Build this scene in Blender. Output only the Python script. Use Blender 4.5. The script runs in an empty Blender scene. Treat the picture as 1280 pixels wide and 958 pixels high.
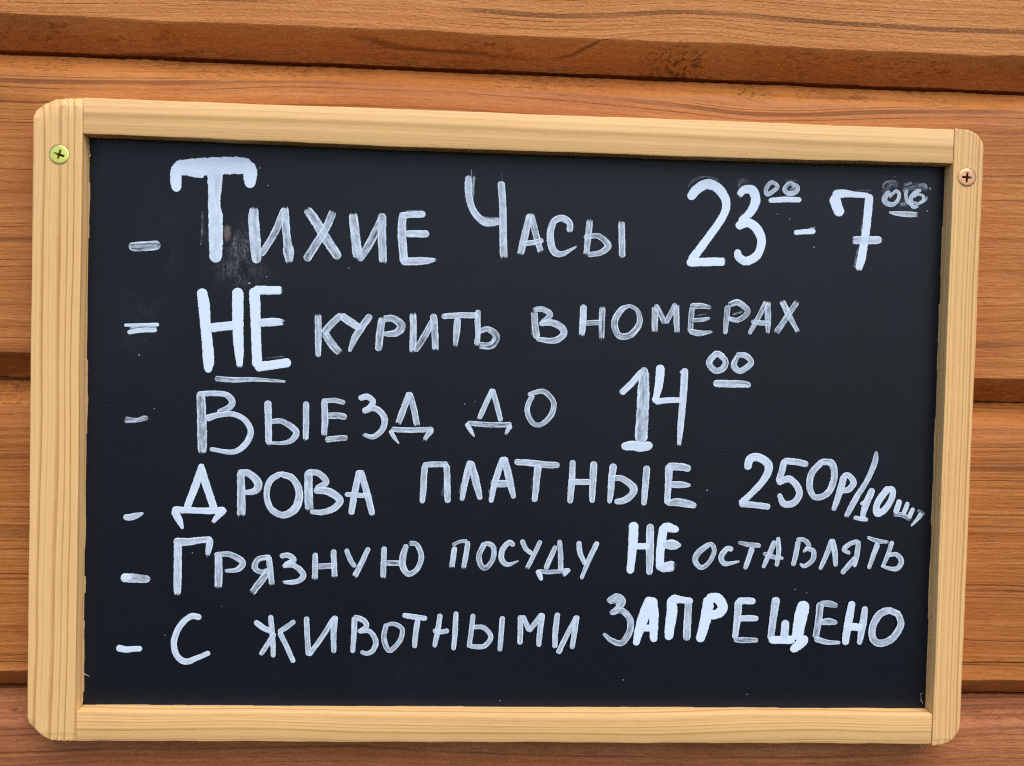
import bpy, bmesh, math, random
from mathutils import Vector, Matrix

# ------------------------------------------------------------------ camera, sky, sun, exposure
sc = bpy.context.scene
COL = sc.collection
BZ = 1.50                       # height of the middle of the chalkboard above the ground
FRONT = 0.016                   # frame front stands this far off the wall
def to_world(p): return Vector((p[0], -FRONT - p[2], BZ + p[1]))

CAM_ROWS = [[0.9987442, 0.0250244, 0.0434033], [-0.0236316, 0.9991984, -0.0323114], [-0.0441771, 0.0312451, 0.998535]]
CAM_POS = [-0.019868, 0.036324, 0.438299]
cam_d = bpy.data.cameras.new('camera')
cam_d.sensor_fit = 'HORIZONTAL'; cam_d.sensor_width = 36.0
cam_d.lens = 1150.0 / 1280 * 36.0
cam_d.clip_start = 0.01; cam_d.clip_end = 500
cam = bpy.data.objects.new('camera', cam_d); COL.objects.link(cam)
B2W = Matrix(((1, 0, 0), (0, 0, -1), (0, 1, 0)))
ax = [B2W @ Vector(r) for r in CAM_ROWS]
m3 = Matrix((ax[0], ax[1], ax[2])).transposed()
cam.matrix_world = Matrix.Translation(to_world(CAM_POS)) @ m3.to_4x4()
sc.camera = cam

SUN_EL, SUN_AZ = math.radians(54), math.radians(157)     # azimuth clockwise from +Y (north); the wall faces -Y
world = bpy.data.worlds.new('World'); sc.world = world; world.use_nodes = True
wn, wl = world.node_tree.nodes, world.node_tree.links
wn.clear()
sky = wn.new('ShaderNodeTexSky'); sky.sky_type = 'NISHITA'; sky.sun_disc = False
sky.sun_elevation = SUN_EL; sky.sun_rotation = SUN_AZ
sky.air_density = 1.0; sky.dust_density = 1.0; sky.ozone_density = 1.0
bg = wn.new('ShaderNodeBackground'); bg.inputs['Strength'].default_value = 0.115
wo = wn.new('ShaderNodeOutputWorld')
wl.new(sky.outputs[0], bg.inputs['Color']); wl.new(bg.outputs[0], wo.inputs['Surface'])

sun_d = bpy.data.lights.new('sun', 'SUN'); sun_d.energy = 1.5; sun_d.angle = math.radians(55); sun_d.color = (1.0, 0.95, 0.88)
sun = bpy.data.objects.new('sun', sun_d); COL.objects.link(sun)
sd = Vector((math.sin(SUN_AZ) * math.cos(SUN_EL), math.cos(SUN_AZ) * math.cos(SUN_EL), math.sin(SUN_EL)))
sun.rotation_euler = sd.to_track_quat('Z', 'Y').to_euler()
sun.location = (0, -3, 4)

vs = sc.view_settings
vs.view_transform = 'Standard'; vs.look = 'None'; vs.gamma = 1.0; vs.use_curve_mapping = False
vs.exposure = 0.86
sc.cycles.max_bounces = 8; sc.cycles.diffuse_bounces = 5; sc.cycles.transparent_max_bounces = 24
sc.cycles.use_denoising = False
sc.cycles.pixel_filter_type = 'BLACKMAN_HARRIS'; sc.cycles.filter_width = 1.15
sc.cycles.denoiser = 'OPENIMAGEDENOISE'; sc.cycles.denoising_input_passes = 'RGB_ALBEDO_NORMAL'

# ------------------------------------------------------------------ helpers
class Wave:
    """smooth one-dimensional wobble"""
    def __init__(self, seed, scale, octaves=4):
        r = random.Random(seed)
        self.t = [(2 * math.pi / scale * (1.9 ** k) * r.uniform(.8, 1.2), r.uniform(0, 6.28), 0.6 ** k) for k in range(octaves)]
        self.n = sum(a for _, _, a in self.t)
    def __call__(self, x): return sum(a * math.sin(f * x + p) for f, p, a in self.t) / self.n

def empty(name, loc, label, cat, group=None):
    o = bpy.data.objects.new(name, None); COL.objects.link(o); o.location = loc
    o.empty_display_size = 0.05
    o['label'] = label; o['category'] = cat
    if group: o['group'] = group
    return o

def obj(name, bm, mat, parent=None, label=None, smooth=False, loc=(0, 0, 0)):
    me = bpy.data.meshes.new(name); bm.to_mesh(me); bm.free()
    for mm in (mat if isinstance(mat, (list, tuple)) else [mat]): me.materials.append(mm)
    if smooth:
        for p in me.polygons: p.use_smooth = True
    o = bpy.data.objects.new(name, me); COL.objects.link(o); o.location = loc
    if parent: o.parent = parent
    if label: o['label'] = label
    return o

class NT:
    """small node-graph writer"""
    def __init__(self, name):
        self.m = bpy.data.materials.new(name); self.m.use_nodes = True
        self.t = self.m.node_tree; self.n = self.t.nodes; self.l = self.t.links
        self.b = self.n['Principled BSDF']
    def new(self, k, **kw):
        q = self.n.new(k)
        for a, v in kw.items(): setattr(q, a, v)
        return q
    def put(self, sock, v):
        if isinstance(v, bpy.types.NodeSocket): self.l.new(v, sock)
        elif v is not None: sock.default_value = v
    def math(self, op, a, b=None, c=None, clamp=False):
        q = self.new('ShaderNodeMath', operation=op, use_clamp=clamp)
        self.put(q.inputs[0], a)
        if b is not None: self.put(q.inputs[1], b)
        if c is not None: self.put(q.inputs[2], c)
        return q.outputs[0]
    def xyz(self, v):
        q = self.new('ShaderNodeSeparateXYZ'); self.put(q.inputs[0], v); return q.outputs
    def vec(self, x, y, z):
        q = self.new('ShaderNodeCombineXYZ')
        for i, v in enumerate((x, y, z)): self.put(q.inputs[i], v)
        return q.outputs[0]
    def noise(self, v, scale=1.0, detail=2.0, rough=.5, dist=0.0, dim='3D', w=None):
        q = self.new('ShaderNodeTexNoise', noise_dimensions=dim)
        if v is not None and 'Vector' in q.inputs and dim != '1D': self.put(q.inputs['Vector'], v)
        if w is not None: self.put(q.inputs['W'], w)
        q.inputs['Scale'].default_value = scale; q.inputs['Detail'].default_value = detail
        q.inputs['Roughness'].default_value = rough; q.inputs['Distortion'].default_value = dist
        return q.outputs[0]
    def smooth(self, v, a, b, lo=0.0, hi=1.0):
        q = self.new('ShaderNodeMapRange', interpolation_type='SMOOTHSTEP')
        self.put(q.inputs['Value'], v); self.put(q.inputs['From Min'], a); self.put(q.inputs['From Max'], b)
        self.put(q.inputs['To Min'], lo); self.put(q.inputs['To Max'], hi); return q.outputs[0]
    def mix(self, f, a, b):
        q = self.new('ShaderNodeMix', data_type='RGBA')
        self.put(q.inputs[0], f)
        self.put(q.inputs[6], a if isinstance(a, bpy.types.NodeSocket) else (*a, 1))
        self.put(q.inputs[7], b if isinstance(b, bpy.types.NodeSocket) else (*b, 1))
        return q.outputs[2]
    def bump(self, h, strength, dist):
        q = self.new('ShaderNodeBump'); q.inputs['Strength'].default_value = strength
        q.inputs['Distance'].default_value = dist
        self.put(q.inputs['Height'], h); self.l.new(q.outputs[0], self.b.inputs['Normal'])

# ------------------------------------------------------------------ materials
def wood(name, dark, mid, light, axis='x', seed=0.0, ring=420.0, line=170.0, line_amt=.75, ring_amt=.5, fibre_amt=.4,
         warp=.004, knots=(), mottle=.35, rough=.55, bump=.5, fuzz=0.0, pores=.3, stain=(0.5, 0.3, 0.2), spec=.35, bump_d=.0006, band=300.0, band_amt=.6, band_edge=.55, pine=False, scuff=.3, line_w=.035):
    N = NT(name)
    P = N.xyz(N.new('ShaderNodeTexCoord').outputs['Object'])
    a, c = (P[0], P[2]) if axis == 'x' else (P[2], P[0])      # along the grain / across it
    dpt = P[1]
    wv = N.vec(N.math('MULTIPLY_ADD', a, 3.2, seed), N.math('MULTIPLY', c, 9.0), N.math('MULTIPLY_ADD', dpt, 9.0, seed * 2))
    w1 = N.math('SUBTRACT', N.noise(wv, 1.0, 2.0, .5), .5)
    wv2 = N.vec(N.math('MULTIPLY_ADD', a, 16.0, seed), N.math('MULTIPLY', c, 50.0), seed)
    w2 = N.math('SUBTRACT', N.noise(wv2, 1.0, 1.0, .5), .5)
    v = N.math('MULTIPLY_ADD', w1, warp * 4, c)
    v = N.math('MULTIPLY_ADD', w2, warp * .5, v)
    v = N.math('MULTIPLY_ADD', dpt, .55, v)
    kn = None
    for (kx, kz, r0, wd) in knots:                            # grain lines arch round each knot
        dx = N.math('MULTIPLY', N.math('SUBTRACT', a, kx), 1.0 / wd)
        dz = N.math('SUBTRACT', v, kz)
        e = N.math('MULTIPLY', N.math('POWER', 2.718, N.math('MULTIPLY', N.math('MULTIPLY', dx, dx), -1.0)), r0 * r0)
        q = N.math('SUBTRACT', N.math('MULTIPLY', dz, dz), e)
        vk = N.math('MULTIPLY', N.math('SIGN', dz), N.math('SQRT', N.math('MAXIMUM', q, N.math('MULTIPLY', N.math('ABSOLUTE', dz), 0.0004))))
        v = N.math('ADD', vk, kz)
        dxx = N.math('MULTIPLY', N.math('SUBTRACT', a, kx), .42)
        dzz = N.math('SUBTRACT', c, kz)
        d = N.math('SQRT', N.math('ADD', N.math('MULTIPLY', dxx, dxx), N.math('MULTIPLY', dzz, dzz)))
        k1 = N.smooth(N.math('ADD', d, N.math('MULTIPLY', w2, r0 * 1.2)), r0 * 1.0, r0 * .2)
        kn = k1 if kn is None else N.math('MAXIMUM', kn, k1)
    vv = N.math('ADD', v, seed * 1.37)
    rn = N.noise(None, ring, 2.0, .6, dim='1D', w=vv)
    rings = N.smooth(rn, .36, .66)
    # growth rings: each fades slowly from pale early wood to a dark late-wood line, then breaks off
    fr = N.math('FRACT', N.math('ADD', N.math('MULTIPLY', vv, band), N.math('MULTIPLY', N.noise(None, band * .45, 1.0, .5, dim='1D', w=vv), 3.0)))
    tooth = N.math('MULTIPLY', N.smooth(fr, band_edge, .93), N.smooth(fr, 1.0, .94))
    tooth = N.math('MULTIPLY', tooth, N.smooth(N.noise(None, band * .6, 1.0, .5, dim='1D', w=N.math('ADD', vv, 31.0)), .2, .6, .35, 1.0))
    # thin dark late-wood lines at uneven distances
    ln = N.noise(None, line, 1.0, .5, dim='1D', w=N.math('ADD', vv, 7.7))
    ln = N.math('ABSOLUTE', N.math('SUBTRACT', ln, .5))
    lbreak = N.noise(N.vec(N.math('MULTIPLY_ADD', a, 9.0, seed), N.math('MULTIPLY', c, 60.0), 3.1), 1.0, 2.0)
    lines = N.math('MULTIPLY', N.smooth(ln, line_w, line_w * .12), N.smooth(lbreak, .38, .62))
    fv = N.vec(N.math('MULTIPLY_ADD', a, 40.0, seed * 5), N.math('MULTIPLY', v, 720.0), N.math('MULTIPLY', dpt, 500.0))
    fib = N.noise(fv, 1.0, 3.0, .6)
    # short broken fibres and sanding scuffs: what keeps a sawn face from looking brushed
    sv1 = N.vec(N.math('MULTIPLY_ADD', a, 130.0, seed * 9), N.math('MULTIPLY', v, 950.0), N.math('MULTIPLY', dpt, 700.0))
    sh1 = N.noise(sv1, 1.0, 4.0, .7, .4)
    sv2 = N.vec(N.math('MULTIPLY_ADD', a, 420.0, seed), N.math('MULTIPLY', c, 620.0), N.math('MULTIPLY', dpt, 600.0))
    sh2 = N.noise(sv2, 1.0, 3.0, .7)
    pv = N.vec(N.math('MULTIPLY_ADD', a, 95.0, seed), N.math('MULTIPLY', v, 620.0), N.math('MULTIPLY', dpt, 500.0))
    pore = N.smooth(N.noise(pv, 1.0, 1.0), .64, .76)
    mv = N.vec(N.math('MULTIPLY_ADD', a, 17.0, seed * 3), N.math('MULTIPLY', c, 30.0), N.math('MULTIPLY', dpt, 40.0))
    mot = N.noise(mv, 1.0, 4.0, .6)
    fade = N.smooth(N.noise(N.vec(N.math('MULTIPLY_ADD', a, 13.0, seed), N.math('MULTIPLY', c, 45.0), 8.0), 1.0, 2.0, .5), .3, .65, .25, 1.0) if axis == 'x' and not pine else 1.0
    tooth = N.math('MULTIPLY', tooth, fade)
    f = N.math('MULTIPLY', rings, ring_amt)
    f = N.math('MULTIPLY_ADD', N.math('SUBTRACT', fib, .5), fibre_amt * 2, f)
    f = N.math('MULTIPLY_ADD', N.math('SUBTRACT', mot, .5), mottle * 2, f)
    f = N.math('MULTIPLY_ADD', N.math('SUBTRACT', sh1, .5), scuff * 2.2, f)
    f = N.math('MULTIPLY_ADD', N.math('SUBTRACT', sh2, .5), scuff * 1.2, f)
    f = N.math('MULTIPLY_ADD', tooth, -band_amt, f)
    f = N.math('ADD', f, .62 - ring_amt * .5, clamp=True)
    c1 = N.mix(N.smooth(f, 0.0, .55), dark, mid)
    c2 = N.mix(N.smooth(f, .45, 1.0), c1, light)
    darker = tuple(x * .42 for x in dark)
    c3 = N.mix(N.math('MULTIPLY', lines, line_amt), c2, darker)
    c3 = N.mix(N.math('MULTIPLY', pore, pores), c3, darker)
    # uneven stain
    sv = N.vec(N.math('MULTIPLY_ADD', a, 5.0, seed * 7), N.math('MULTIPLY', c, 14.0), N.math('MULTIPLY', dpt, 20.0))
    st = N.smooth(N.noise(sv, 1.0, 3.0, .6), .5, .75)
    c3 = N.mix(N.math('MULTIPLY', st, .35 if pine else .75), c3, N.mix(.5, c3, stain))
    hgt = N.math('MULTIPLY_ADD', rings, .5, N.math('MULTIPLY', fib, .7))
    hgt = N.math('MULTIPLY_ADD', lines, -.5, hgt)
    hgt = N.math('MULTIPLY_ADD', pore, -.4, hgt)
    hgt = N.math('MULTIPLY_ADD', sh1, scuff * 1.6, hgt)
    hgt = N.math('MULTIPLY_ADD', sh2, scuff * 1.0, hgt)
    if not pine:                                              # sawn bevels are rougher than the planed face: pits and torn grain in patches
        bm_ = N.math('MULTIPLY', N.smooth(dpt, .0004, .0028), N.smooth(N.noise(N.vec(N.math('MULTIPLY_ADD', a, 22.0, seed * 4), N.math('MULTIPLY', c, 60.0), 2.0), 1.0, 3.0, .6), .42, .62))
        gb = N.noise(N.vec(N.math('MULTIPLY', a, 260.0), N.math('MULTIPLY', c, 560.0), N.math('MULTIPLY', dpt, 560.0)), 1.0, 4.0, .7)
        pit = N.math('MULTIPLY', N.smooth(gb, .50, .38), bm_)
        c3 = N.mix(N.math('MULTIPLY', pit, .62), c3, tuple(x * .38 for x in dark))
        c3 = N.mix(N.math('MULTIPLY', N.math('MULTIPLY', N.smooth(gb, .55, .7), bm_), .4), c3, (light[0], light[1] * 1.08, light[2] * 1.15))
        hgt = N.math('MULTIPLY_ADD', N.math('MULTIPLY', gb, bm_), 1.8, hgt)
    if kn is not None:
        g = N.noise(N.vec(N.math('MULTIPLY', a, 420.0), N.math('MULTIPLY', c, 420.0), N.math('MULTIPLY', dpt, 420.0)), 1.0, 4.0, .65)
        crumbs = N.smooth(g, .38, .50)
        kc = N.mix(crumbs, tuple(x * .22 for x in dark), (mid[0] * .95, mid[1] * 1.04, mid[2] * .9))
        c3 = N.mix(N.math('MULTIPLY', kn, .8), c3, kc)
        hgt = N.math('ADD', hgt, N.math('MULTIPLY', N.math('MULTIPLY', kn, crumbs), 1.6))
    if fuzz:
        g2 = N.noise(N.vec(N.math('MULTIPLY', a, 520.0), N.math('MULTIPLY', c, 800.0), N.math('MULTIPLY', dpt, 700.0)), 1.0, 3.0, .6)
        g3 = N.noise(N.vec(N.math('MULTIPLY_ADD', a, 60.0, 4.0), N.math('MULTIPLY', c, 130.0), 0.0), 1.0, 2.0, .5)
        hgt = N.math('MULTIPLY_ADD', g2, fuzz, hgt)
        hgt = N.math('MULTIPLY_ADD', g3, fuzz * .8, hgt)
        c3 = N.mix(N.math('MULTIPLY', N.smooth(g2, .52, .70), fuzz * .34), c3, tuple(min(1, x * 1.35) for x in light))
    N.l.new(c3, N.b.inputs['Base Color'])
    N.put(N.b.inputs['Roughness'], N.math('MULTIPLY_ADD', fib, .25, rough - .12))
    N.b.inputs['Specular IOR Level'].default_value = spec
    N.bump(hgt, bump, bump_d)
    return N.m

M_PLANK_A = wood('stained_plank_rough', (0.372, 0.118, 0.029), (0.519, 0.185, 0.047), (0.627, 0.266, 0.085), seed=1.3, ring=110, line=130, line_amt=.75, line_w=.016, ring_amt=.12,
                 fibre_amt=.12, mottle=.28, band=85, band_amt=.14, band_edge=.6, knots=((.086, .184, .0125, .042),), fuzz=.9, bump=.65, rough=.6, pores=.06, warp=.006, stain=(0.470, 0.139, 0.035), scuff=.36, spec=.2)
M_PLANK_B = wood('stained_plank', (0.284, 0.082, 0.019), (0.441, 0.146, 0.031), (0.559, 0.218, 0.059), seed=5.9, ring=140, line=90, line_amt=.6, line_w=.018, ring_amt=.14,
                 fibre_amt=.22, mottle=.38, band=150, band_amt=.28, band_edge=.6, knots=((.115, .172, .009, .05),), bump=.55, rough=.5, pores=.14, warp=.006, stain=(0.363, 0.098, 0.024), scuff=.38, spec=.22)
M_PLANK_C = wood('stained_plank_lined', (0.235, 0.066, 0.014), (0.412, 0.130, 0.026), (0.529, 0.200, 0.050), seed=9.2, ring=170, line=80, line_amt=.45, ring_amt=.16,
                 fibre_amt=.24, mottle=.34, band=200, band_amt=.40, band_edge=.6, bump=.6, rough=.48, pores=.18, warp=.005, stain=(0.294, 0.082, 0.019), scuff=.36, spec=.22)
M_PLANK_D = wood('stained_plank_red', (0.206, 0.060, 0.021), (0.343, 0.107, 0.035), (0.470, 0.173, 0.064), seed=14.4, ring=160, line=80, line_amt=.45, ring_amt=.14,
                 fibre_amt=.24, mottle=.48, band=130, band_amt=.24, band_edge=.6, bump=.6, rough=.5, pores=.2, warp=.006, fuzz=.4, stain=(0.235, 0.072, 0.041), scuff=.44, spec=.22)
PINE = dict(rough=.52, pores=.10, spec=.3, mottle=.16, bump=.25, bump_d=.0003, pine=True, scuff=.13)
M_STILE_L = wood('pine_bold', (.53, .260, .080), (.80, .468, .185), (.87, .555, .25), axis='z', seed=3.3, ring=260, line=200, line_amt=.06, ring_amt=.10, fibre_amt=.12,
                 band=270, band_amt=.58, band_edge=.55, warp=.0036, stain=(.70, .42, .17), **PINE)
M_STILE_R = wood('pine_fine', (.55, .285, .095), (.80, .462, .178), (.87, .550, .24), axis='z', seed=8.1, ring=500, line=500, line_amt=.06, ring_amt=.12, fibre_amt=.14,
                 band=560, band_amt=.55, band_edge=.4, warp=.0014, stain=(.70, .43, .18), **PINE)
M_RAIL_T = wood('pine_straw', (.58, .34, .12), (.81, .472, .185), (.87, .56, .255), seed=6.4, ring=200, line=150, line_amt=.06, ring_amt=.24, fibre_amt=.13,
                band=130, band_amt=.5, band_edge=.3, warp=.0014, stain=(.70, .43, .18), **PINE)
M_RAIL_B = wood('pine_lined', (.56, .30, .10), (.81, .470, .185), (.87, .55, .24), seed=2.2, ring=300, line=420, line_amt=.06, ring_amt=.16, fibre_amt=.13,
                band=420, band_amt=.5, band_edge=.4, warp=.0046, stain=(.70, .43, .18), **PINE)
def plain(name, col, rough, metal=0.0, spec=.5):
    N = NT(name); P = N.new('ShaderNodeTexCoord').outputs['Object']
    n = N.noise(P, 900.0, 3.0, .6)
    N.l.new(N.mix(N.math('MULTIPLY', n, .5), col, tuple(x * .72 for x in col)), N.b.inputs['Base Color'])
    N.put(N.b.inputs['Roughness'], N.math('MULTIPLY_ADD', n, .25, rough - .1)); N.b.inputs['Metallic'].default_value = metal
    N.b.inputs['Specular IOR Level'].default_value = spec
    N.bump(N.noise(P, 2200.0, 2.0), .12, .0002)
    return N.m
M_ZINC = plain('zinc_yellow', (.86, .82, .20), .34, .85)
M_COPPER = plain('copper_tone', (.70, .36, .19), .30, .9)
M_RECESS = plain('recess_dark', (.02, .015, .006), .8, 0, .1)  # near-black, dull bottom of the cross recess
M_CRUSH = plain('crushed_wood', (.42, .24, .10), .8, 0, .2)
M_TORN = plain('torn_wood', (.50, .34, .17), .8, 0, .2)
M_SPLINTER = plain('raw_wood', (.72, .56, .36), .7, 0, .2)

def panel_material():
    N = NT('black_board_paint'); P = N.new('ShaderNodeTexCoord').outputs['Object']
    X = N.xyz(P)
    base = N.mix(N.noise(P, 30.0, 4.0, .6), (.0034, .0049, .0088), (.0062, .0085, .0148))  # black paint; its navy tint is a bluish reflection put into the colour
    tot = None
    # rubbed-out chalk haze, worn spot: (x, z, radius x, radius z, amount)
    for x, z, rx, rz, amt in [(-0.13531, 0.07422, 0.00836, 0.00988, 0.32), (-0.1298, 0.0839, 0.00532, 0.01064, 0.4), (-0.14607, 0.08797, 0.00304, 0.00532, 0.12), (-0.12203, 0.07079, 0.00684, 0.00532, 0.16), (-0.17828, 0.05398, 0.00988, 0.00684, 0.084), (-0.18072, 0.03869, 0.01064, 0.00608, 0.056), (-0.08628, 0.08903, 0.0228, 0.0114, 0.024), (0.06412, -0.03152, 0.0494, 0.0228, 0.02), (-0.02792, -0.11972, 0.0608, 0.0114, 0.02), (0.16596, -0.08563, 0.0342, 0.0152, 0.016), (-0.16355, 0.0753, 0.00304, 0.00836, 0.06), (0.19052, 0.11703, 0.00988, 0.0076, 0.1), (-0.16944, 0.09597, 0.0095, 0.0076, 0.04)]:
        dx = N.math('MULTIPLY', N.math('SUBTRACT', X[0], x), 1 / rx); dz = N.math('MULTIPLY', N.math('SUBTRACT', X[2], z), 1 / rz)
        g = N.math('POWER', 2.718, N.math('MULTIPLY', N.math('ADD', N.math('MULTIPLY', dx, dx), N.math('MULTIPLY', dz, dz)), -1.0))
        g = N.math('MULTIPLY', g, amt)
        tot = g if tot is None else N.math('ADD', tot, g)
    grain = N.noise(N.vec(N.math('MULTIPLY', X[0], 900.0), 0.0, N.math('MULTIPLY', X[2], 500.0)), 1.0, 4.0, .65)
    cloud = N.noise(P, 160.0, 3.0, .6)
    hz = N.math('MULTIPLY', tot, N.math('MULTIPLY', N.smooth(grain, .35, .75), N.smooth(cloud, .3, .7)), clamp=True)
    c = N.mix(hz, base, (.34, .36, .38))
    # brown patch where the paint is scraped through beside the first letter
    bx, bz = (-0.13783, 0.09088)
    dx = N.math('MULTIPLY', N.math('SUBTRACT', X[0], bx), 1 / .0022); dz = N.math('MULTIPLY', N.math('SUBTRACT', X[2], bz), 1 / .0046)
    g = N.math('POWER', 2.718, N.math('MULTIPLY', N.math('ADD', N.math('MULTIPLY', dx, dx), N.math('MULTIPLY', dz, dz)), -1.0))
    c = N.mix(N.math('MULTIPLY', N.smooth(N.math('MULTIPLY', g, N.math('ADD', grain, .4)), .3, .75), .8), c, (.16, .13, .11))
    N.l.new(c, N.b.inputs['Base Color'])
    brushv = N.noise(N.vec(N.math('MULTIPLY', X[0], 55.0), 0.0, N.math('MULTIPLY', X[2], 1100.0)), 1.0, 3.0, .6)
    weave = N.noise(N.vec(N.math('MULTIPLY', X[0], 700.0), 0.0, N.math('MULTIPLY', X[2], 1300.0)), 1.0, 2.0, .6)
    N.put(N.b.inputs['Roughness'], N.math('ADD', N.math('MULTIPLY_ADD', brushv, .12, .34), N.math('MULTIPLY', hz, .3)))
    N.b.inputs['Specular IOR Level'].default_value = .22
    N.bump(N.math('ADD', brushv, N.math('MULTIPLY', weave, .7)), .22, .0002)
    return N.m
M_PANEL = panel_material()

def paint_material():
    N = NT('white_brush_paint')
    u1 = N.new('ShaderNodeUVMap', uv_map='stroke'); u2 = N.new('ShaderNodeUVMap', uv_map='cover')
    S = N.xyz(u1.outputs[0]); C = N.xyz(u2.outputs[0])
    u, v, cov, dry = S[0], S[1], C[0], C[1]
    streak = N.noise(N.vec(N.math('MULTIPLY', u, .9), N.math('MULTIPLY', v, 1.5), 0.0), 1.0, 2.0, .5)
    fine = N.noise(N.vec(N.math('MULTIPLY', u, 2.2), N.math('MULTIPLY', v, 3.2), 4.0), 1.0, 2.0, .5)
    P = N.new('ShaderNodeTexCoord').outputs['Object']
    blot = N.noise(P, 420.0, 3.0, .6)
    ragg = N.noise(P, 1500.0, 3.0, .6)
    av = N.math('ABSOLUTE', v)
    thin = N.math('SUBTRACT', 1.0, cov)
    bead = N.smooth(av, .48, .86)
    tip = N.smooth(av, .93, 1.0)
    a = N.math('MULTIPLY_ADD', N.math('MULTIPLY', bead, .62), N.math('MULTIPLY', thin, N.smooth(cov, .25, .5)), N.math('MULTIPLY_ADD', cov, .96, .03))
    k = N.math('MULTIPLY_ADD', thin, 2.3, .08)
    a = N.math('MULTIPLY_ADD', N.math('SUBTRACT', streak, .52), k, a)
    a = N.math('MULTIPLY_ADD', N.math('SUBTRACT', fine, .5), N.math('MULTIPLY', k, .75), a)
    a = N.math('MULTIPLY_ADD', N.math('SUBTRACT', blot, .5), N.math('MULTIPLY', k, .6), a)
    # dry smears break up into specks, dry ends into bristle marks
    faint = N.smooth(cov, .34, .2)
    rs = N.math('MULTIPLY_ADD', ragg, .45, N.math('MULTIPLY_ADD', streak, .35, N.math('MULTIPLY', fine, .2)))
    sm = N.math('MULTIPLY', N.smooth(rs, N.math('SUBTRACT', .50, N.math('MULTIPLY', cov, .6)), .70), N.math('MULTIPLY_ADD', cov, 1.7, .12))
    sm = N.math('MULTIPLY', sm, N.smooth(av, 1.0, .35))
    a2 = N.math('ADD', N.math('MULTIPLY', a, N.math('SUBTRACT', 1.0, faint)), N.math('MULTIPLY', sm, faint))
    dn = N.math('MULTIPLY_ADD', N.math('SUBTRACT', fine, .5), 1.2, N.math('MULTIPLY_ADD', N.math('SUBTRACT', ragg, .5), .8, .5))
    dk = N.smooth(dry, 0.0, .32)
    keep = N.smooth(N.math('MULTIPLY_ADD', dk, 1.25, N.math('SUBTRACT', dn, .62)), .0, .5)
    a2 = N.math('MULTIPLY', a2, keep)
    edge = N.smooth(N.math('MULTIPLY_ADD', N.math('SUBTRACT', ragg, .5), .5, av), 1.04, .94)
    a2 = N.math('MULTIPLY', a2, edge, clamp=True)
    N.b.inputs['Base Color'].default_value = (.70, .80, .93, 1)
    N.l.new(a2, N.b.inputs['Alpha'])
    N.b.inputs['Roughness'].default_value = .45
    N.b.inputs['Specular IOR Level'].default_value = .4
    N.bump(N.math('ADD', streak, fine), .25, .0002)
    return N.m
M_PAINT = paint_material()


# ------------------------------------------------------------------ the wall of planks
wall = empty('plank_wall', (0, 0, BZ - .31), 'reddish brown stained wall of wide horizontal planks behind the chalkboard', 'wall')
WALLZ = .31                    # mesh coordinates are measured from the middle of the board
def plank(seed, zt, zf, slope, mat, label=None, split=None, sh=.0122, wob=.0005, x0=-.62, x1=.62):
    """one lap plank: shallow bevel at the top, deep undercut at the bottom edge"""
    rnd = random.Random(seed)
    zb = zf - .0118
    nface = 14
    def rows(x):
        e1 = zf + wf(x) * wob + hf(x) * max(0, .4 + hf2(x * .11)) * .00022; tb = zt - .0135 + wt(x) * .0014
        R = [(zt, .034), (zt + .006, .030), (zt + .006, .0232), (zt, .0229), (zt + wt2(x) * .0004 + hf(x + 2) * .0003, sh + wt2(x + 3) * .0006),
             (zt - .006 + wt2(x + 9) * .0006, sh * .53 + wt(x + 1) * .0006), (tb + .0012, .0009), (tb - .0016, .0)]
        zlo, zhi = e1 + .0006, tb - .0016
        if split is None:
            for k in range(1, nface): R.append((zhi + (zlo - zhi) * k / nface, .00018 * wv(x + k * 1.7)))
        else:
            s = split[0] + split[1] * x + ws(x) * .0003
            g = .00028 * (1 + .8 * ws(x * 1.3 + 5)) * (1.25 if x > 0 else .55)
            for k in range(1, nface - 3): R.append((zhi + (s + .001 - zhi) * k / (nface - 3), .0002 * wv(x + k * 1.7)))
            R += [(s + g, .0002), (s + g * .3, .0035), (s - g * .6, .0035), (s - g, .0009), ((s + zlo) / 2, .0007)]
        R += [(zlo, .0), (e1 - .0004, .0006), (zb + .006 + wv(x) * .0004, .0086 + wt(x) * .0006), (zb + wt2(x + 2) * .0003 + hf2(x) * .00022, .0165), (zb, .0222), (zb + .0075, .0222), (zb + .0075, .0312), (zb, .0312), (zb, .034)]
        return R
    wf, wt, wt2, wv, ws = (Wave(seed * 13 + k, s, 5) for k, s in enumerate((.16, .2, .09, .3, .22)))
    bm = bmesh.new(); prev = None; first = None
    n = 460
    hf = Wave(seed * 31, .009, 4); hf2 = Wave(seed * 37, .006, 4)
    for i in range(n + 1):
        x = x0 + (x1 - x0) * i / n
        cur = [bm.verts.new((x, y, z + slope * x)) for z, y in rows(x)]
        if first is None: first = cur
        if prev:
            for j in range(len(cur)):
                k = (j + 1) % len(cur)
                bm.faces.new((prev[j], cur[j], cur[k], prev[k]))
        prev = cur
    bm.faces.new(first); bm.faces.new(list(reversed(prev)))
    bmesh.ops.recalc_face_normals(bm, faces=bm.faces)
    o = obj('plank', bm, mat, wall, label, smooth=True, loc=(0, 0, WALLZ))
    o.data.set_sharp_from_angle(angle=math.radians(28))
    return o
A_F, B_F, C_F = .1917, .0302, -.1245
plank(1, A_F + .151, A_F, -.0022, M_PLANK_A, 'top plank with a crumbled knot on its undercut edge', wob=.0007)
plank(2, A_F - .0118 - .0021, B_F, -.0020, M_PLANK_B, 'plank behind the upper half of the board', sh=.0168)
plank(3, B_F - .0118 - .0012, C_F, .0004, M_PLANK_C, 'plank with a long crack above its lower edge', split=(-.1172, .0085), sh=.0160)
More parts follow.
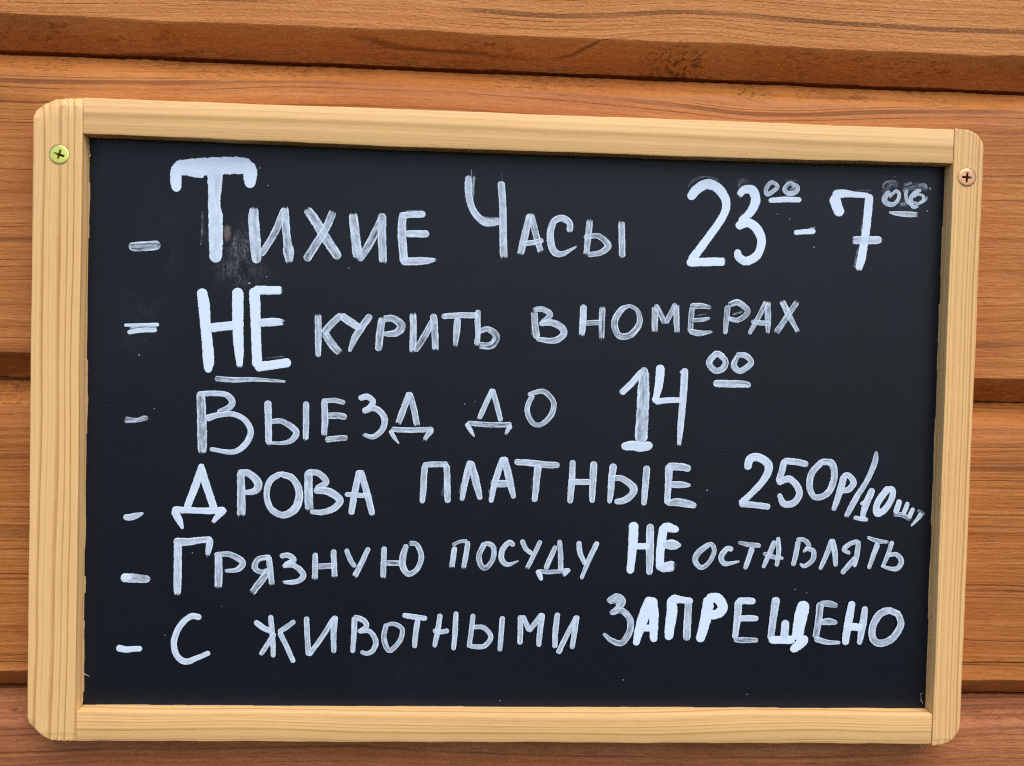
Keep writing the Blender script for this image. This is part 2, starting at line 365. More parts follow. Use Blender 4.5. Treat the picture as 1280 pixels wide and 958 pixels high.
plank(4, C_F - .0118 - .0012, C_F - .158, .002, M_PLANK_D, 'darker redder bottom plank', sh=.0150)
plank(5, C_F - .158 - .0118 - .0014, C_F - .316, .001, M_PLANK_C, None, sh=.0150)
plank(6, A_F + .151 + .0014 + .0118 + .154, A_F + .151 + .0014 + .0118, -.002, M_PLANK_B, None, sh=.0150)

# ------------------------------------------------------------------ the chalkboard
BASE = .1516
board = empty('chalkboard', (0, 0, BZ - BASE), 'black chalkboard in pale pine frame, hand lettered in white paint, screwed to planks', 'chalkboard')
UP = (0, 0, BASE)

def stile(outline, seed, mat, label, end_bevel):
    """upright frame bar: outline polygon (x, z) extruded from the wall to the front, softened edges"""
    rnd = random.Random(seed)
    bm = bmesh.new()
    fr = [bm.verts.new((x, -FRONT, z)) for x, z in outline]
    bk = [bm.verts.new((x, -.0002, z)) for x, z in outline]
    n = len(outline)
    bm.faces.new(fr); bm.faces.new(list(reversed(bk)))
    for i in range(n): bm.faces.new((fr[i], bk[i], bk[(i + 1) % n], fr[(i + 1) % n]))
    bmesh.ops.recalc_face_normals(bm, faces=bm.faces)
    long_e = [e for e in bm.edges if all(abs(v.co.y + FRONT) < 1e-6 for v in e.verts) and abs(e.verts[0].co.z - e.verts[1].co.z) > .1]
    end_e = [e for e in bm.edges if all(abs(v.co.y + FRONT) < 1e-6 for v in e.verts) and e not in long_e]
    bmesh.ops.bevel(bm, geom=long_e + end_e, offset=.0004, segments=2, profile=.5, affect='EDGES')
    # slices along the length so that the arrises can wander a little
    for k in range(1, 60):
        z = -.145 + .29 * k / 60
        bmesh.ops.bisect_plane(bm, geom=bm.verts[:] + bm.edges[:] + bm.faces[:], plane_co=(0, 0, z), plane_no=(0, 0, 1))
    ends = [s * (.1455 + .0009 * k) for s in (-1, 1) for k in range(6)]
    for z in ends: bmesh.ops.bisect_plane(bm, geom=bm.verts[:] + bm.edges[:] + bm.faces[:], plane_co=(0, 0, z), plane_no=(0, 0, 1))
    xs = [v.co.x for v in bm.verts]
    x = min(xs) + .0008
    while x < max(xs) - .0004:
        bmesh.ops.bisect_plane(bm, geom=bm.verts[:] + bm.edges[:] + bm.faces[:], plane_co=(x, 0, 0), plane_no=(1, 0, 0))
        x += .0009
    rip = Wave(seed + 6, .0034, 3)
    w = Wave(seed, .11, 5); w2 = Wave(seed + 1, .02, 3)
    for v in bm.verts:
        if v.co.y < -.008:
            v.co.x += w(v.co.z + v.co.x * 4) * .00016 + w2(v.co.z) * .00005
        if abs(v.co.z) > .147: v.co.z += rnd.uniform(-.00012, .00012)
        if v.co.y < -.0145:
            top = .1462 + .0008 * rip(v.co.x * .6) - max(0, -.2150 - v.co.x) * .55
            if end_bevel and v.co.z > top:      # sawn-off top end leans back, rippled by the growth rings
                v.co.y += (v.co.z - top) * end_bevel + .00030 * (1 + rip(v.co.x)) * min(1, (v.co.z - top) / .0015)
            if v.co.z < -.1485: v.co.y += .00025 * (1 + rip(v.co.x))
        if abs(v.co.z) > .1503: v.co.z += .00022 * rip(v.co.x * 1.2)
    o = obj('frame_stile', bm, mat, board, label, smooth=True, loc=UP)
    o.data.set_sharp_from_angle(angle=math.radians(32))
    return o

def rail(x0, x1, zlo, zhi, front, seed, mat, label, b=(.0009, .0009)):
    """level frame bar with gently bowed edges: zlo and zhi are functions of x"""
    bm = bmesh.new(); prev = first = None
    w = Wave(seed, .12, 5); w2 = Wave(seed + 3, .035, 4)
    n = 150
    for i in range(n + 1):
        x = x0 + (x1 - x0) * i / n
        lo, hi = zlo(x) + w(x) * .0002 + w2(x) * .00007, zhi(x) + w(x + 5) * .0002 + w2(x + 2) * .00008
        f = front + w(x + 9) * .0001
        bl, bh = b[0] * (1 + .3 * w2(x + 1)), b[1] * (1 + .3 * w2(x + 4))
        sec = [(lo, -.0002), (lo, f + bl), (lo + bl * .3, f + bl * .3), (lo + bl, f), (hi - bh, f), (hi - bh * .3, f + bh * .3), (hi, f + bh), (hi, -.0002)]
        cur = [bm.verts.new((x, y, z)) for z, y in sec]
        if first is None: first = cur
        if prev:
            for j in range(len(cur)):
                k = (j + 1) % len(cur)
                bm.faces.new((prev[j], cur[j], cur[k], prev[k]))
        prev = cur
    bm.faces.new(first); bm.faces.new(list(reversed(prev)))
    bmesh.ops.recalc_face_normals(bm, faces=bm.faces)
    o = obj('frame_rail', bm, mat, board, label, smooth=True, loc=UP)
    o.data.set_sharp_from_angle(angle=math.radians(32))
    return o

def arc(cx, cz, rx, rz, a0, a1, n=7):
    return [(cx + rx * math.cos(math.radians(a0 + (a1 - a0) * k / n)), cz + rz * math.sin(math.radians(a0 + (a1 - a0) * k / n))) for k in range(n + 1)]

lst = stile([(-.2028, .1508), (-.2100, .1505), (-.2168, .1496), (-.2205, .1481), (-.2236, .1458), (-.2251, .1442), (-.2253, .05), (-.2254, -.05), (-.2254, -.1408),
             (-.2246, -.1432), (-.2185, -.1494), (-.2150, -.1514), (-.2100, -.1519), (-.2032, -.1519), (-.2032, -.1)], 21, M_STILE_L, 'wide stile with bold orange grain', .75)
rst = stile(arc(.2135, .1415, .0116, .0091, 0, 72) + [(.2104, .1508), (.2107, 0.0), (.2114, -.1517)] + arc(.2135, -.1400, .0116, .0112, -82, 0), 22, M_STILE_R,
            'narrow stile with fine straight grain', 0)
rail(-.2024, .2102, lambda x: .1326 + .0011 * (x / .2) ** 2, lambda x: .1504, -FRONT + .0003, 31, M_RAIL_T, 'straw coloured bar above the writing', (.0008, .0009))
rail(-.2028, .2109, lambda x: -.1516 + .0006 * (x / .2), lambda x: -.1368 + .0009 * (x / .2), -FRONT + .0004, 32, M_RAIL_B, 'finely lined bar below the writing', (.0010, .0006))

# black painted sheet, let into the frame
PANEL_Y = -.008
bm = bmesh.new()
vf = [bm.verts.new(p) for p in ((-.2045, PANEL_Y, -.1385), (.2125, PANEL_Y, -.1385), (.2125, PANEL_Y, .1350), (-.2045, PANEL_Y, .1350))]
vb = [bm.verts.new((v.co.x, PANEL_Y + .003, v.co.z)) for v in vf]
bm.faces.new(vf); bm.faces.new(list(reversed(vb)))
for i in range(4): bm.faces.new((vf[i], vb[i], vb[(i + 1) % 4], vf[(i + 1) % 4]))
bmesh.ops.recalc_face_normals(bm, faces=bm.faces)
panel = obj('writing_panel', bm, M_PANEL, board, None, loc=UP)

# torn lip of raw wood where the sheet meets the frame
def ragged(p0, p1, inward, seed, wide=.0007):
    rnd = random.Random(seed); bm = bmesh.new(); prev = None
    L = math.dist(p0, p1); n = int(L / .0009); wv = Wave(seed, .03, 4); step = 0.0; left = 0
    for i in range(n + 1):
        if left <= 0: step = rnd.choice((0, 0, .25, .5, .8, 1.0)); left = rnd.randint(4, 34)
        left -= 1
        t = i / n; x = p0[0] + (p1[0] - p0[0]) * t; z = p0[1] + (p1[1] - p0[1]) * t
        d = max(.00005, wide * (.25 + .75 * step) * (.75 + .25 * wv(t * L)))
        cur = [bm.verts.new((x - inward[0] * .0008, PANEL_Y - .0005, z - inward[1] * .0008)), bm.verts.new((x + inward[0] * d, PANEL_Y - .00025, z + inward[1] * d)),
               bm.verts.new((x + inward[0] * d, PANEL_Y + .0003, z + inward[1] * d))]
        if prev:
            for k in (0, 1): bm.faces.new((prev[k], prev[k + 1], cur[k + 1], cur[k]))
        prev = cur
    bmesh.ops.recalc_face_normals(bm, faces=bm.faces)
    obj('torn_edge', bm, M_TORN, panel)
ragged((-.2029, .130), (-.2031, -.136), (1, 0), 71, .0011)
ragged((.2105, .130), (.2113, -.136), (-1, 0), 72, .0007)
ragged((-.2025, -.1376), (.2108, -.1361), (0, 1), 73, .0005)

# ------------------------------------------------------------------ brush lettering: (kind, label, [(cover, dry, [(x, z, width) in tenths of a millimetre])])
LETTERING = [
 ('bullet_dash', 'pale dash with two bright edges beside the first line', [
  (45,0,[(-1830,829,41),(-1767,832,46),(-1700,840,44)]),
 ]),
 ('painted_word', 'word ТИХИЕ with a tall fat-barred first letter', [
  (97,0,[(-1622,1207,69),(-1535,1215,80),(-1447,1221,85),(-1353,1228,82),(-1281,1228,77)]),
  (100,0,[(-1620,1214,51),(-1623,1157,54),(-1618,1104,44)]),
  (100,0,[(-1281,1232,69),(-1274,1181,66),(-1275,1134,49)]),
  (95,0,[(-1572,1187,31),(-1497,1180,39)]),
  (85,0,[(-1440,1201,74),(-1439,1144,70),(-1440,1087,60),(-1441,1037,58),(-1434,986,67),(-1432,917,68),(-1430,841,65),(-1431,777,57)]),
  (10,3,[(-1493,1016,13),(-1495,927,19),(-1501,838,9)]),
  (6,3,[(-1330,932,25),(-1341,805,57),(-1333,716,63)]),
  (70,2,[(-1252,1036,38),(-1255,986,50),(-1246,884,53),(-1237,776,45)]),
  (55,0,[(-1215,809,30),(-1154,914,34),(-1109,1026,36)]),
  (60,3,[(-1107,1043,34),(-1102,954,38),(-1093,876,39),(-1086,824,52),(-1082,768,26)]),
  (55,2,[(-1008,1039,39),(-959,972,47),(-906,888,47),(-850,808,43)]),
  (55,2,[(-877,1030,38),(-913,941,38),(-1001,792,39)]),
  (65,3,[(-785,1023,42),(-773,932,45),(-756,798,46)]),
  (50,0,[(-749,800,37),(-699,882,39),(-647,995,37)]),
  (60,1,[(-645,1015,41),(-644,916,41),(-635,781,38)]),
  (65,0,[(-548,1011,39),(-548,919,41),(-535,794,41)]),
  (75,0,[(-557,1016,30),(-445,1025,34)]),
  (25,3,[(-541,1036,9),(-441,1039,13)]),
  (70,0,[(-529,929,33),(-425,931,36)]),
  (70,1,[(-543,795,37),(-444,801,37),(-375,809,11)]),
 ]),
 ('painted_word', 'word ЧАСЫ with a tall hooked first letter', [
  (70,0,[(-236,1210,33),(-233,1128,35),(-210,1053,33),(-163,1002,36),(-121,995,36),(-80,1003,31)]),
  (35,2,[(-205,1222,19),(-211,1183,12),(-212,1121,10)]),
  (50,0,[(-223,1246,3),(-221,1211,4)]),
  (30,0,[(-76,1233,3),(-74,1202,4)]),
  (65,1,[(-78,1188,36),(-67,1071,35),(-62,940,36),(-56,822,38)]),
  (30,0,[(-167,1016,14),(-83,1015,12)]),
  (60,1,[(64,1037,32),(44,943,36),(22,839,33)]),
  (50,1,[(71,1037,32),(96,945,32),(124,855,29)]),
  (65,0,[(27,896,25),(80,905,26),(129,917,24)]),
  (65,1,[(259,967,32),(258,1005,31),(219,1028,32),(178,1003,33),(166,933,36),(185,868,36),(227,855,27),(303,897,6)]),
  (30,0,[(195,1031,21),(266,998,21)]),
  (55,3,[(357,1030,32),(350,946,31),(343,848,29)]),
  (50,0,[(334,938,25),(400,946,27),(448,903,34),(416,868,28),(355,854,25)]),
  (60,2,[(510,1027,32),(519,852,32)]),
  (12,3,[(555,994,11),(552,980,15)]),
  (12,3,[(551,945,13),(559,937,10)]),
 ]),
 ('painted_number', 'fat white numeral 23', [
  (100,0,[(844,1146,43),(876,1188,48),(930,1215,50),(987,1189,48),(1022,1127,42),(1005,1056,39),(931,944,40),(859,843,44)]),
  (100,1,[(845,832,41),(951,838,42),(1033,842,39)]),
  (16,3,[(826,1187,11),(863,1234,19),(921,1250,12),(988,1236,14)]),
  (100,2,[(1078,1156,28),(1109,1193,40),(1151,1189,47),(1166,1138,47),(1140,1082,41),(1094,1039,32)]),
  (100,0,[(1081,1017,42),(1139,1033,45),(1188,990,46),(1202,936,42),(1181,875,42),(1129,843,46)]),
  (90,0,[(1129,841,44),(1092,866,40),(1085,896,33)]),
  (14,3,[(1078,1195,28),(1096,1234,33),(1138,1227,22)]),
  (20,3,[(1104,1089,8),(1088,1058,8)]),
 ]),
 ('painted_number', 'small raised 00 after the fat 23', [
  (65,0,[(1271,1223,19),(1241,1233,20),(1217,1202,21),(1223,1175,22),(1251,1190,21),(1273,1212,19),(1264,1228,16)]),
  (60,0,[(1353,1229,19),(1328,1230,21),(1308,1202,22),(1330,1181,25),(1364,1191,23),(1373,1216,20),(1345,1231,17)]),
  (35,0,[(1345,1215,11),(1357,1210,10),(1335,1201,12)]),
  (13,3,[(1300,1243,17),(1375,1247,19)]),
  (10,3,[(1211,1221,13),(1255,1247,13)]),
  (95,0,[(1236,1145,25),(1308,1152,28),(1387,1153,26)]),
 ]),
 ('bullet_dash', 'short solid dash between the two hours', [
  (95,0,[(1367,993,24),(1418,999,25),(1463,1002,27)]),
  (30,1,[(1436,1013,9),(1475,1021,7)]),
 ]),
 ('painted_number', 'fat white crossed numeral 7', [
  (100,0,[(1589,1091,50),(1569,1133,55),(1556,1172,54)]),
  (100,0,[(1558,1181,50),(1598,1191,41),(1654,1188,30),(1723,1185,27)]),
  (95,1,[(1731,1184,40),(1727,1113,42),(1720,1015,41),(1713,960,40),(1707,905,43),(1698,855,41),(1686,812,29)]),
  (70,2,[(1648,965,37),(1713,966,41),(1793,970,38)]),
  (16,3,[(1653,1209,10),(1750,1210,11)]),
  (18,3,[(1688,941,12),(1679,892,16),(1668,824,15)]),
  (20,3,[(1700,1051,9),(1692,1002,7)]),
  (20,3,[(1534,1214,9),(1545,1202,6)]),
 ]),
 ('painted_number', 'smeared and repainted small raised 06', [
  (15,3,[(1798,1195,38),(1833,1248,47),(1878,1234,38)]),
  (15,3,[(1897,1226,41),(1972,1237,47),(2028,1230,38)]),
  (12,3,[(1881,1155,34),(1931,1144,38)]),
  (60,0,[(1829,1207,22),(1809,1180,28),(1811,1157,28),(1840,1144,23),(1868,1159,19),(1880,1191,18),(1866,1212,16),(1842,1193,14),(1833,1179,11)]),
  (70,1,[(1986,1219,17),(1959,1208,19),(1939,1181,21),(1945,1149,23),(1957,1136,20),(1986,1144,8)]),
  (60,0,[(1952,1185,14),(1973,1199,14),(2000,1191,15),(1999,1168,16),(1975,1153,14),(1956,1160,12)]),
  (60,2,[(1923,1230,16),(1913,1196,17),(1921,1162,18),(1944,1145,14)]),
  (42,3,[(1965,1240,11),(2006,1245,14),(2014,1220,12)]),
  (45,0,[(2017,1188,10),(2013,1171,9),(1987,1154,8)]),
  (36,3,[(2031,1245,9),(2034,1212,9)]),
  (26,3,[(1797,1213,11),(1801,1247,12),(1833,1259,11),(1871,1255,14)]),
  (28,3,[(1890,1239,14),(1949,1255,15)]),
  (24,3,[(1875,1142,19),(1922,1152,19)]),
  (24,3,[(1903,1235,16),(1898,1192,9)]),
  (60,1,[(1832,1105,11),(1876,1101,24),(1933,1099,28),(1983,1099,21)]),
 ]),
 ('bullet_dash', 'dash of two thin strokes beside the second line', [
  (85,0,[(-1853,455,15),(-1696,462,18)]),
  (85,0,[(-1836,422,21),(-1770,434,24),(-1706,436,21)]),
  (30,0,[(-1826,441,15),(-1707,448,15)]),
 ]),
 ('painted_word', 'heavy solid capitals НЕ in the second line', [
  (100,0,[(-1494,629,49),(-1482,558,55),(-1474,465,50),(-1464,379,52),(-1457,300,54),(-1458,246,35)]),
  (100,1,[(-1324,636,54),(-1322,533,54),(-1319,419,51),(-1313,340,44),(-1309,262,24)]),
  (95,0,[(-1449,452,45),(-1396,461,42),(-1339,467,43)]),
  (100,0,[(-1246,639,53),(-1240,550,51),(-1234,421,47),(-1226,277,48)]),
  (100,1,[(-1243,639,43),(-1172,640,41),(-1108,642,38)]),
  (90,1,[(-1219,483,38),(-1155,489,40),(-1098,490,27)]),
  (100,0,[(-1228,271,46),(-1144,285,44),(-1075,297,44)]),
  (20,3,[(-1198,314,7),(-1092,327,9)]),
  (80,0,[(-1272,671,6),(-1266,670,6)]),
 ]),
 ('underline', 'dry thin underline below the heavy НЕ', [
  (50,1,[(-1421,211,26),(-1335,207,26),(-1236,211,21),(-1082,204,11)]),
 ]),
 ('painted_word', 'streaky word КУРИТЬ', [
  (60,2,[(-943,536,30),(-939,470,33),(-938,395,31),(-937,332,25)]),
  (55,0,[(-910,445,36),(-877,487,34),(-833,530,33)]),
  (55,1,[(-906,438,36),(-867,382,39),(-828,344,30)]),
  (75,0,[(-829,527,36),(-784,497,39),(-742,472,34)]),
  (60,0,[(-694,531,34),(-731,476,34),(-764,422,33),(-788,358,16)]),
  (50,2,[(-633,531,33),(-644,448,37),(-649,369,34)]),
  (50,2,[(-637,516,31),(-586,521,34),(-542,488,41),(-566,452,36),(-623,445,22)]),
  (65,3,[(-488,554,33),(-484,467,33),(-486,354,33)]),
  (50,0,[(-472,370,30),(-430,439,32),(-391,515,30)]),
  (60,1,[(-389,541,36),(-380,455,33),(-376,368,32)]),
  (60,0,[(-344,537,27),(-271,544,29),(-176,547,29)]),
  (60,1,[(-272,526,33),(-276,458,33),(-282,386,18)]),
  (65,0,[(-175,568,27),(-175,506,29),(-172,460,26),(-177,407,27)]),
  (45,1,[(-171,469,26),(-122,481,29),(-83,446,35),(-109,403,36),(-173,404,33)]),
 ]),
 ('painted_word', 'streaky letter В before the word for rooms', [
  (55,2,[(97,579,34),(103,514,33),(113,448,34)]),
  (55,2,[(86,579,25),(138,585,27),(176,559,28),(137,521,22)]),
  (60,0,[(129,514,25),(178,522,33),(231,501,35),(243,465,34),(197,434,31),(115,440,22)]),
  (20,3,[(89,513,10),(89,448,10)]),
 ]),
 ('painted_word', 'thin streaky word НОМЕРАХ', [
  (75,1,[(337,606,33),(337,553,33),(335,503,32),(332,454,24)]),
  (50,3,[(430,610,31),(429,533,30),(430,443,26)]),
  (50,0,[(343,523,25),(423,529,26)]),
  (50,0,[(561,614,17),(520,590,30),(491,529,33),(515,467,31),(573,474,32),(614,533,30),(600,592,22),(561,614,17)]),
  (50,3,[(688,619,30),(688,551,32),(689,482,28)]),
  (50,0,[(692,619,25),(737,536,27)]),
  (50,0,[(744,537,25),(787,625,27)]),
  (55,3,[(791,631,28),(794,561,30),(800,482,25)]),
  (50,2,[(871,621,28),(866,563,27),(864,496,27)]),
  (45,1,[(865,619,31),(920,622,27),(971,612,16)]),
  (50,1,[(876,552,21),(922,555,20),(968,567,12)]),
  (20,3,[(888,573,10),(949,585,11)]),
  (50,1,[(864,496,27),(912,489,28),(983,499,6)]),
  (50,0,[(1045,623,30),(1040,555,28),(1037,491,20)]),
  (50,2,[(1041,624,25),(1093,644,31),(1145,601,29),(1098,558,25),(1052,565,21)]),
  (30,3,[(1064,581,9),(1125,601,9)]),
  (50,2,[(1238,659,25),(1200,578,24),(1156,494,21)]),
  (50,3,[(1240,659,29),(1246,567,31),(1248,489,16)]),
  (50,1,[(1167,552,22),(1214,547,26),(1266,548,19)]),
  (50,3,[(1309,664,31),(1349,588,29),(1401,501,20)]),
  (50,3,[(1391,662,27),(1343,585,29),(1284,495,29)]),
 ]),
 ('bullet_dash', 'dry broken dash beside the third line', [
  (42,3,[(-1855,4,32),(-1819,3,27),(-1783,5,21),(-1757,14,25),(-1729,16,15)]),
 ]),
 ('painted_word', 'word ВЫЕЗД with a tall first letter', [
  (50,1,[(-1492,138,41),(-1486,35,44),(-1482,-67,46),(-1480,-155,39)]),
  (65,0,[(-1502,136,26),(-1431,140,27),(-1372,135,28),(-1342,104,32),(-1356,74,30),(-1407,53,21)]),
  (75,0,[(-1462,20,35),(-1400,38,26),(-1329,41,26),(-1275,9,28),(-1252,-44,30),(-1280,-105,30),(-1338,-140,25),(-1441,-128,20)]),
  (70,0,[(-1173,104,36),(-1169,26,34),(-1167,-43,33),(-1165,-95,31)]),
  (60,1,[(-1156,11,25),(-1101,12,26),(-1037,-33,32),(-1055,-76,27),(-1103,-92,18),(-1182,-91,12)]),
  (20,3,[(-1175,-104,10),(-1141,-101,10)]),
  (65,1,[(-991,105,30),(-989,2,30),(-990,-80,25)]),
  (60,1,[(-904,117,30),(-899,25,32),(-902,-60,28)]),
  (55,0,[(-911,116,23),(-853,119,25),(-808,110,22)]),
  (50,0,[(-888,43,30),(-844,47,32),(-800,41,29)]),
  (55,0,[(-890,-71,29),(-842,-64,28),(-794,-60,26)]),
  (80,0,[(-734,133,30),(-698,141,29),(-670,117,29),(-687,91,25),(-717,74,19)]),
  (65,1,[(-715,71,28),(-659,85,29),(-615,42,32),(-622,-14,29),(-667,-52,25),(-722,-39,15)]),
  (65,1,[(-497,162,29),(-524,82,32),(-550,8,30)]),
  (60,1,[(-495,162,29),(-472,83,30),(-455,0,29)]),
  (60,0,[(-575,-14,25),(-484,-16,26),(-381,-10,26)]),
  (75,0,[(-583,-22,22),(-566,-51,19),(-542,-82,7)]),
  (60,1,[(-385,-14,29),(-403,-37,25),(-424,-69,18)]),
 ]),
 ('painted_word', 'thin streaky word ДО', [
  (70,1,[(-96,188,24),(-129,113,26),(-160,37,24)]),
  (65,0,[(-94,188,24),(-71,110,26),(-52,40,24)]),
  (45,0,[(-210,24,24),(-108,18,26),(-3,21,26)]),
  (80,0,[(-216,20,23),(-197,-11,21),(-178,-40,8)]),
  (75,1,[(-5,15,26),(-18,-10,19),(-29,-36,9)]),
  (55,0,[(100,166,25),(76,104,26),(94,43,26),(137,22,23),(191,68,28),(203,135,26),(152,186,25),(81,170,21)]),
 ]),
 ('painted_number', 'tall white numeral 14', [
  (85,0,[(535,188,32),(582,234,32),(633,296,31)]),
  (60,0,[(642,308,38),(643,202,59),(641,78,61),(638,-40,65)]),
  (50,0,[(657,288,23),(660,107,23)]),
  (90,0,[(550,-74,38),(596,-69,48),(644,-74,48),(687,-65,40)]),
  (95,0,[(723,321,44),(719,242,42),(709,184,34),(700,150,32)]),
  (90,0,[(704,148,29),(761,157,29),(828,159,27)]),
  (80,1,[(843,309,36),(841,225,36),(837,130,34),(831,25,31),(826,-70,17)]),
  (80,0,[(824,299,17),(834,290,17)]),
 ]),
 ('painted_number', 'small raised double zero of rings after the 14', [
  (60,0,[(1033,378,28),(996,389,31),(963,345,31),(995,308,30),(1032,320,31),(1044,354,30),(1014,387,27)]),
  (60,0,[(1101,381,24),(1085,336,31),(1115,309,30),(1153,330,30),(1172,354,27),(1145,384,29),(1100,389,26)]),
  (65,0,[(994,245,36),(1075,245,37),(1137,245,35),(1167,239,27)]),
 ]),
 ('bullet_dash', 'short tapering dash beside the fourth line', [
  (75,0,[(-1844,-463,26),(-1819,-464,33),(-1790,-456,29),(-1757,-443,13)]),
 ]),
 ('painted_word', 'word ДРОВА with a broad footed first letter', [
  (90,0,[(-1484,-205,24),(-1499,-271,37),(-1524,-344,36),(-1549,-410,34)]),
  (90,0,[(-1483,-205,24),(-1467,-277,37),(-1445,-343,37),(-1420,-415,37)]),
  (90,0,[(-1612,-424,35),(-1530,-425,30),(-1435,-426,32),(-1373,-420,33)]),
  (90,0,[(-1608,-430,39),(-1586,-472,33),(-1568,-513,15)]),
  (90,1,[(-1369,-420,29),(-1402,-451,29),(-1431,-489,15)]),
  (60,1,[(-1297,-241,37),(-1293,-306,38),(-1291,-387,41),(-1290,-453,42)]),
  (70,0,[(-1304,-238,32),(-1253,-244,35),(-1212,-288,40),(-1227,-325,34),(-1274,-335,23)]),
  (70,0,[(-1109,-240,28),(-1157,-278,31),(-1171,-344,29),(-1149,-410,31),(-1091,-440,33),(-1032,-405,40),(-1015,-330,36),(-1046,-264,33),(-1106,-240,29)]),
  (60,1,[(-973,-229,39),(-971,-323,41),(-966,-419,41)]),
  (65,0,[(-976,-230,31),(-922,-236,31),(-888,-277,31),(-935,-307,23)]),
  (70,0,[(-940,-317,30),(-874,-323,38),(-821,-361,37),(-847,-402,33),(-904,-423,28),(-958,-421,23)]),
  (75,0,[(-730,-221,30),(-744,-296,32),(-756,-366,32),(-764,-427,29)]),
  (70,0,[(-722,-221,30),(-701,-290,33),(-681,-359,32),(-663,-428,29)]),
  (75,1,[(-792,-334,23),(-729,-337,25),(-663,-341,26)]),
 ]),
 ('painted_word', 'word ПЛАТНЫЕ in plain streaky capitals', [
  (70,0,[(-414,-188,31),(-418,-247,31),(-419,-305,31),(-424,-366,26)]),
  (65,0,[(-419,-184,28),(-362,-180,28),(-307,-179,28)]),
  (65,0,[(-309,-185,31),(-305,-245,32),(-303,-303,32),(-300,-361,29)]),
  (14,3,[(-324,-275,15),(-325,-341,17)]),
  (70,0,[(-195,-165,33),(-210,-226,33),(-221,-284,30),(-231,-351,23)]),
  (65,0,[(-192,-168,33),(-173,-231,38),(-157,-289,35),(-142,-344,25)]),
  (14,3,[(-233,-261,14),(-246,-328,15)]),
  (75,0,[(-36,-144,30),(-58,-211,32),(-77,-282,30),(-90,-357,24)]),
  (70,0,[(-31,-144,35),(-11,-211,37),(5,-274,34),(21,-335,24)]),
  (60,2,[(-100,-260,23),(-54,-268,36),(-5,-267,34)]),
  (14,3,[(-94,-288,12),(-105,-323,13)]),
  (65,0,[(26,-160,30),(100,-164,32),(170,-171,33),(235,-172,30)]),
  (65,0,[(136,-176,38),(131,-237,34),(128,-295,31),(122,-349,28)]),
  (14,3,[(113,-226,10),(106,-296,12)]),
  (70,0,[(305,-151,29),(304,-222,31),(300,-292,33),(297,-353,27)]),
  (70,0,[(408,-157,36),(407,-220,35),(405,-290,32),(405,-348,27)]),
  (65,0,[(291,-252,30),(342,-252,30),(392,-251,28)]),
  (70,0,[(505,-166,37),(498,-230,34),(496,-294,32),(490,-350,22)]),
  (65,0,[(488,-231,28),(549,-232,30),(606,-275,38),(596,-313,35),(558,-340,33),(520,-345,27)]),
  (70,0,[(669,-173,35),(667,-232,34),(663,-297,32),(660,-356,27)]),
  (70,0,[(778,-165,39),(779,-230,36),(777,-289,32),(775,-348,31)]),
  (65,0,[(776,-167,38),(832,-168,38),(880,-175,35)]),
  (65,0,[(788,-255,33),(841,-256,34),(885,-258,17)]),
  (60,0,[(775,-348,27),(826,-342,41),(873,-349,39),(914,-358,30)]),
 ]),
 ('painted_number', 'price 250Р with its slash', [
  (85,0,[(1171,-169,37),(1181,-124,41),(1226,-115,41),(1276,-155,42),(1255,-223,36),(1191,-297,31),(1142,-342,32)]),
  (70,0,[(1142,-345,34),(1209,-350,31),(1284,-358,31)]),
  (70,0,[(1352,-129,31),(1413,-133,33),(1467,-144,31)]),
  (70,0,[(1352,-129,33),(1342,-182,33),(1327,-232,31)]),
  (75,0,[(1326,-237,31),(1384,-219,34),(1433,-277,34),(1412,-332,34),(1359,-342,34),(1333,-296,24)]),
  (65,0,[(1543,-128,31),(1493,-187,34),(1484,-255,33),(1513,-306,29),(1574,-286,33),(1605,-213,34),(1593,-140,36),(1539,-128,31)]),
  (75,0,[(1653,-202,34),(1642,-254,35),(1625,-315,31),(1608,-367,24)]),
  (75,0,[(1649,-200,28),(1677,-195,29),(1704,-229,32),(1682,-263,31),(1645,-273,24)]),
  (65,1,[(1812,-76,14),(1810,-111,28),(1797,-158,29),(1766,-228,27),(1726,-294,30),(1699,-346,31),(1668,-408,24)]),
 ]),
 ('painted_number', 'small tilted 10 after the slash', [
  (75,0,[(1801,-263,33),(1783,-307,36),(1766,-354,33),(1756,-404,25)]),
  (75,0,[(1747,-337,17),(1774,-317,21)]),
  (75,0,[(1715,-404,21),(1749,-410,22),(1780,-413,21)]),
  (85,0,[(1881,-255,36),(1845,-302,36),(1825,-344,34),(1831,-381,36),(1868,-360,33),(1899,-308,31),(1904,-265,30),(1883,-255,28)]),
 ]),
 ('painted_word', 'tiny slanted ШТ by the right edge', [
  (85,0,[(1941,-316,29),(1932,-347,29),(1923,-375,27)]),
  (85,0,[(1982,-326,23),(1973,-355,24),(1962,-384,22)]),
  (85,0,[(2011,-354,22),(2000,-378,24),(1991,-401,22)]),
  (35,0,[(1917,-384,23),(1957,-386,25),(1998,-408,22)]),
  (30,0,[(2037,-363,21),(2052,-373,25),(2064,-383,22)]),
  (80,0,[(2051,-383,26),(2030,-411,19),(2004,-440,9)]),
 ]),
 ('bullet_dash', 'rounded dash beside the fifth line, bright at its blunt end', [
  (55,0,[(-1849,-756,44),(-1805,-757,44),(-1758,-760,40),(-1725,-761,32)]),
  (90,0,[(-1849,-755,37),(-1811,-751,24)]),
 ]),
 ('painted_word', 'word ГРЯЗНУЮ with a tall first letter', [
  (70,0,[(-1601,-580,45),(-1547,-578,37),(-1488,-569,32),(-1434,-564,30)]),
  (75,1,[(-1590,-589,38),(-1589,-680,38),(-1589,-771,38),(-1589,-841,32)]),
  (75,1,[(-1437,-564,34),(-1442,-605,31),(-1450,-651,17)]),
  (60,1,[(-1397,-641,36),(-1394,-701,37),(-1394,-756,38),(-1395,-805,31)]),
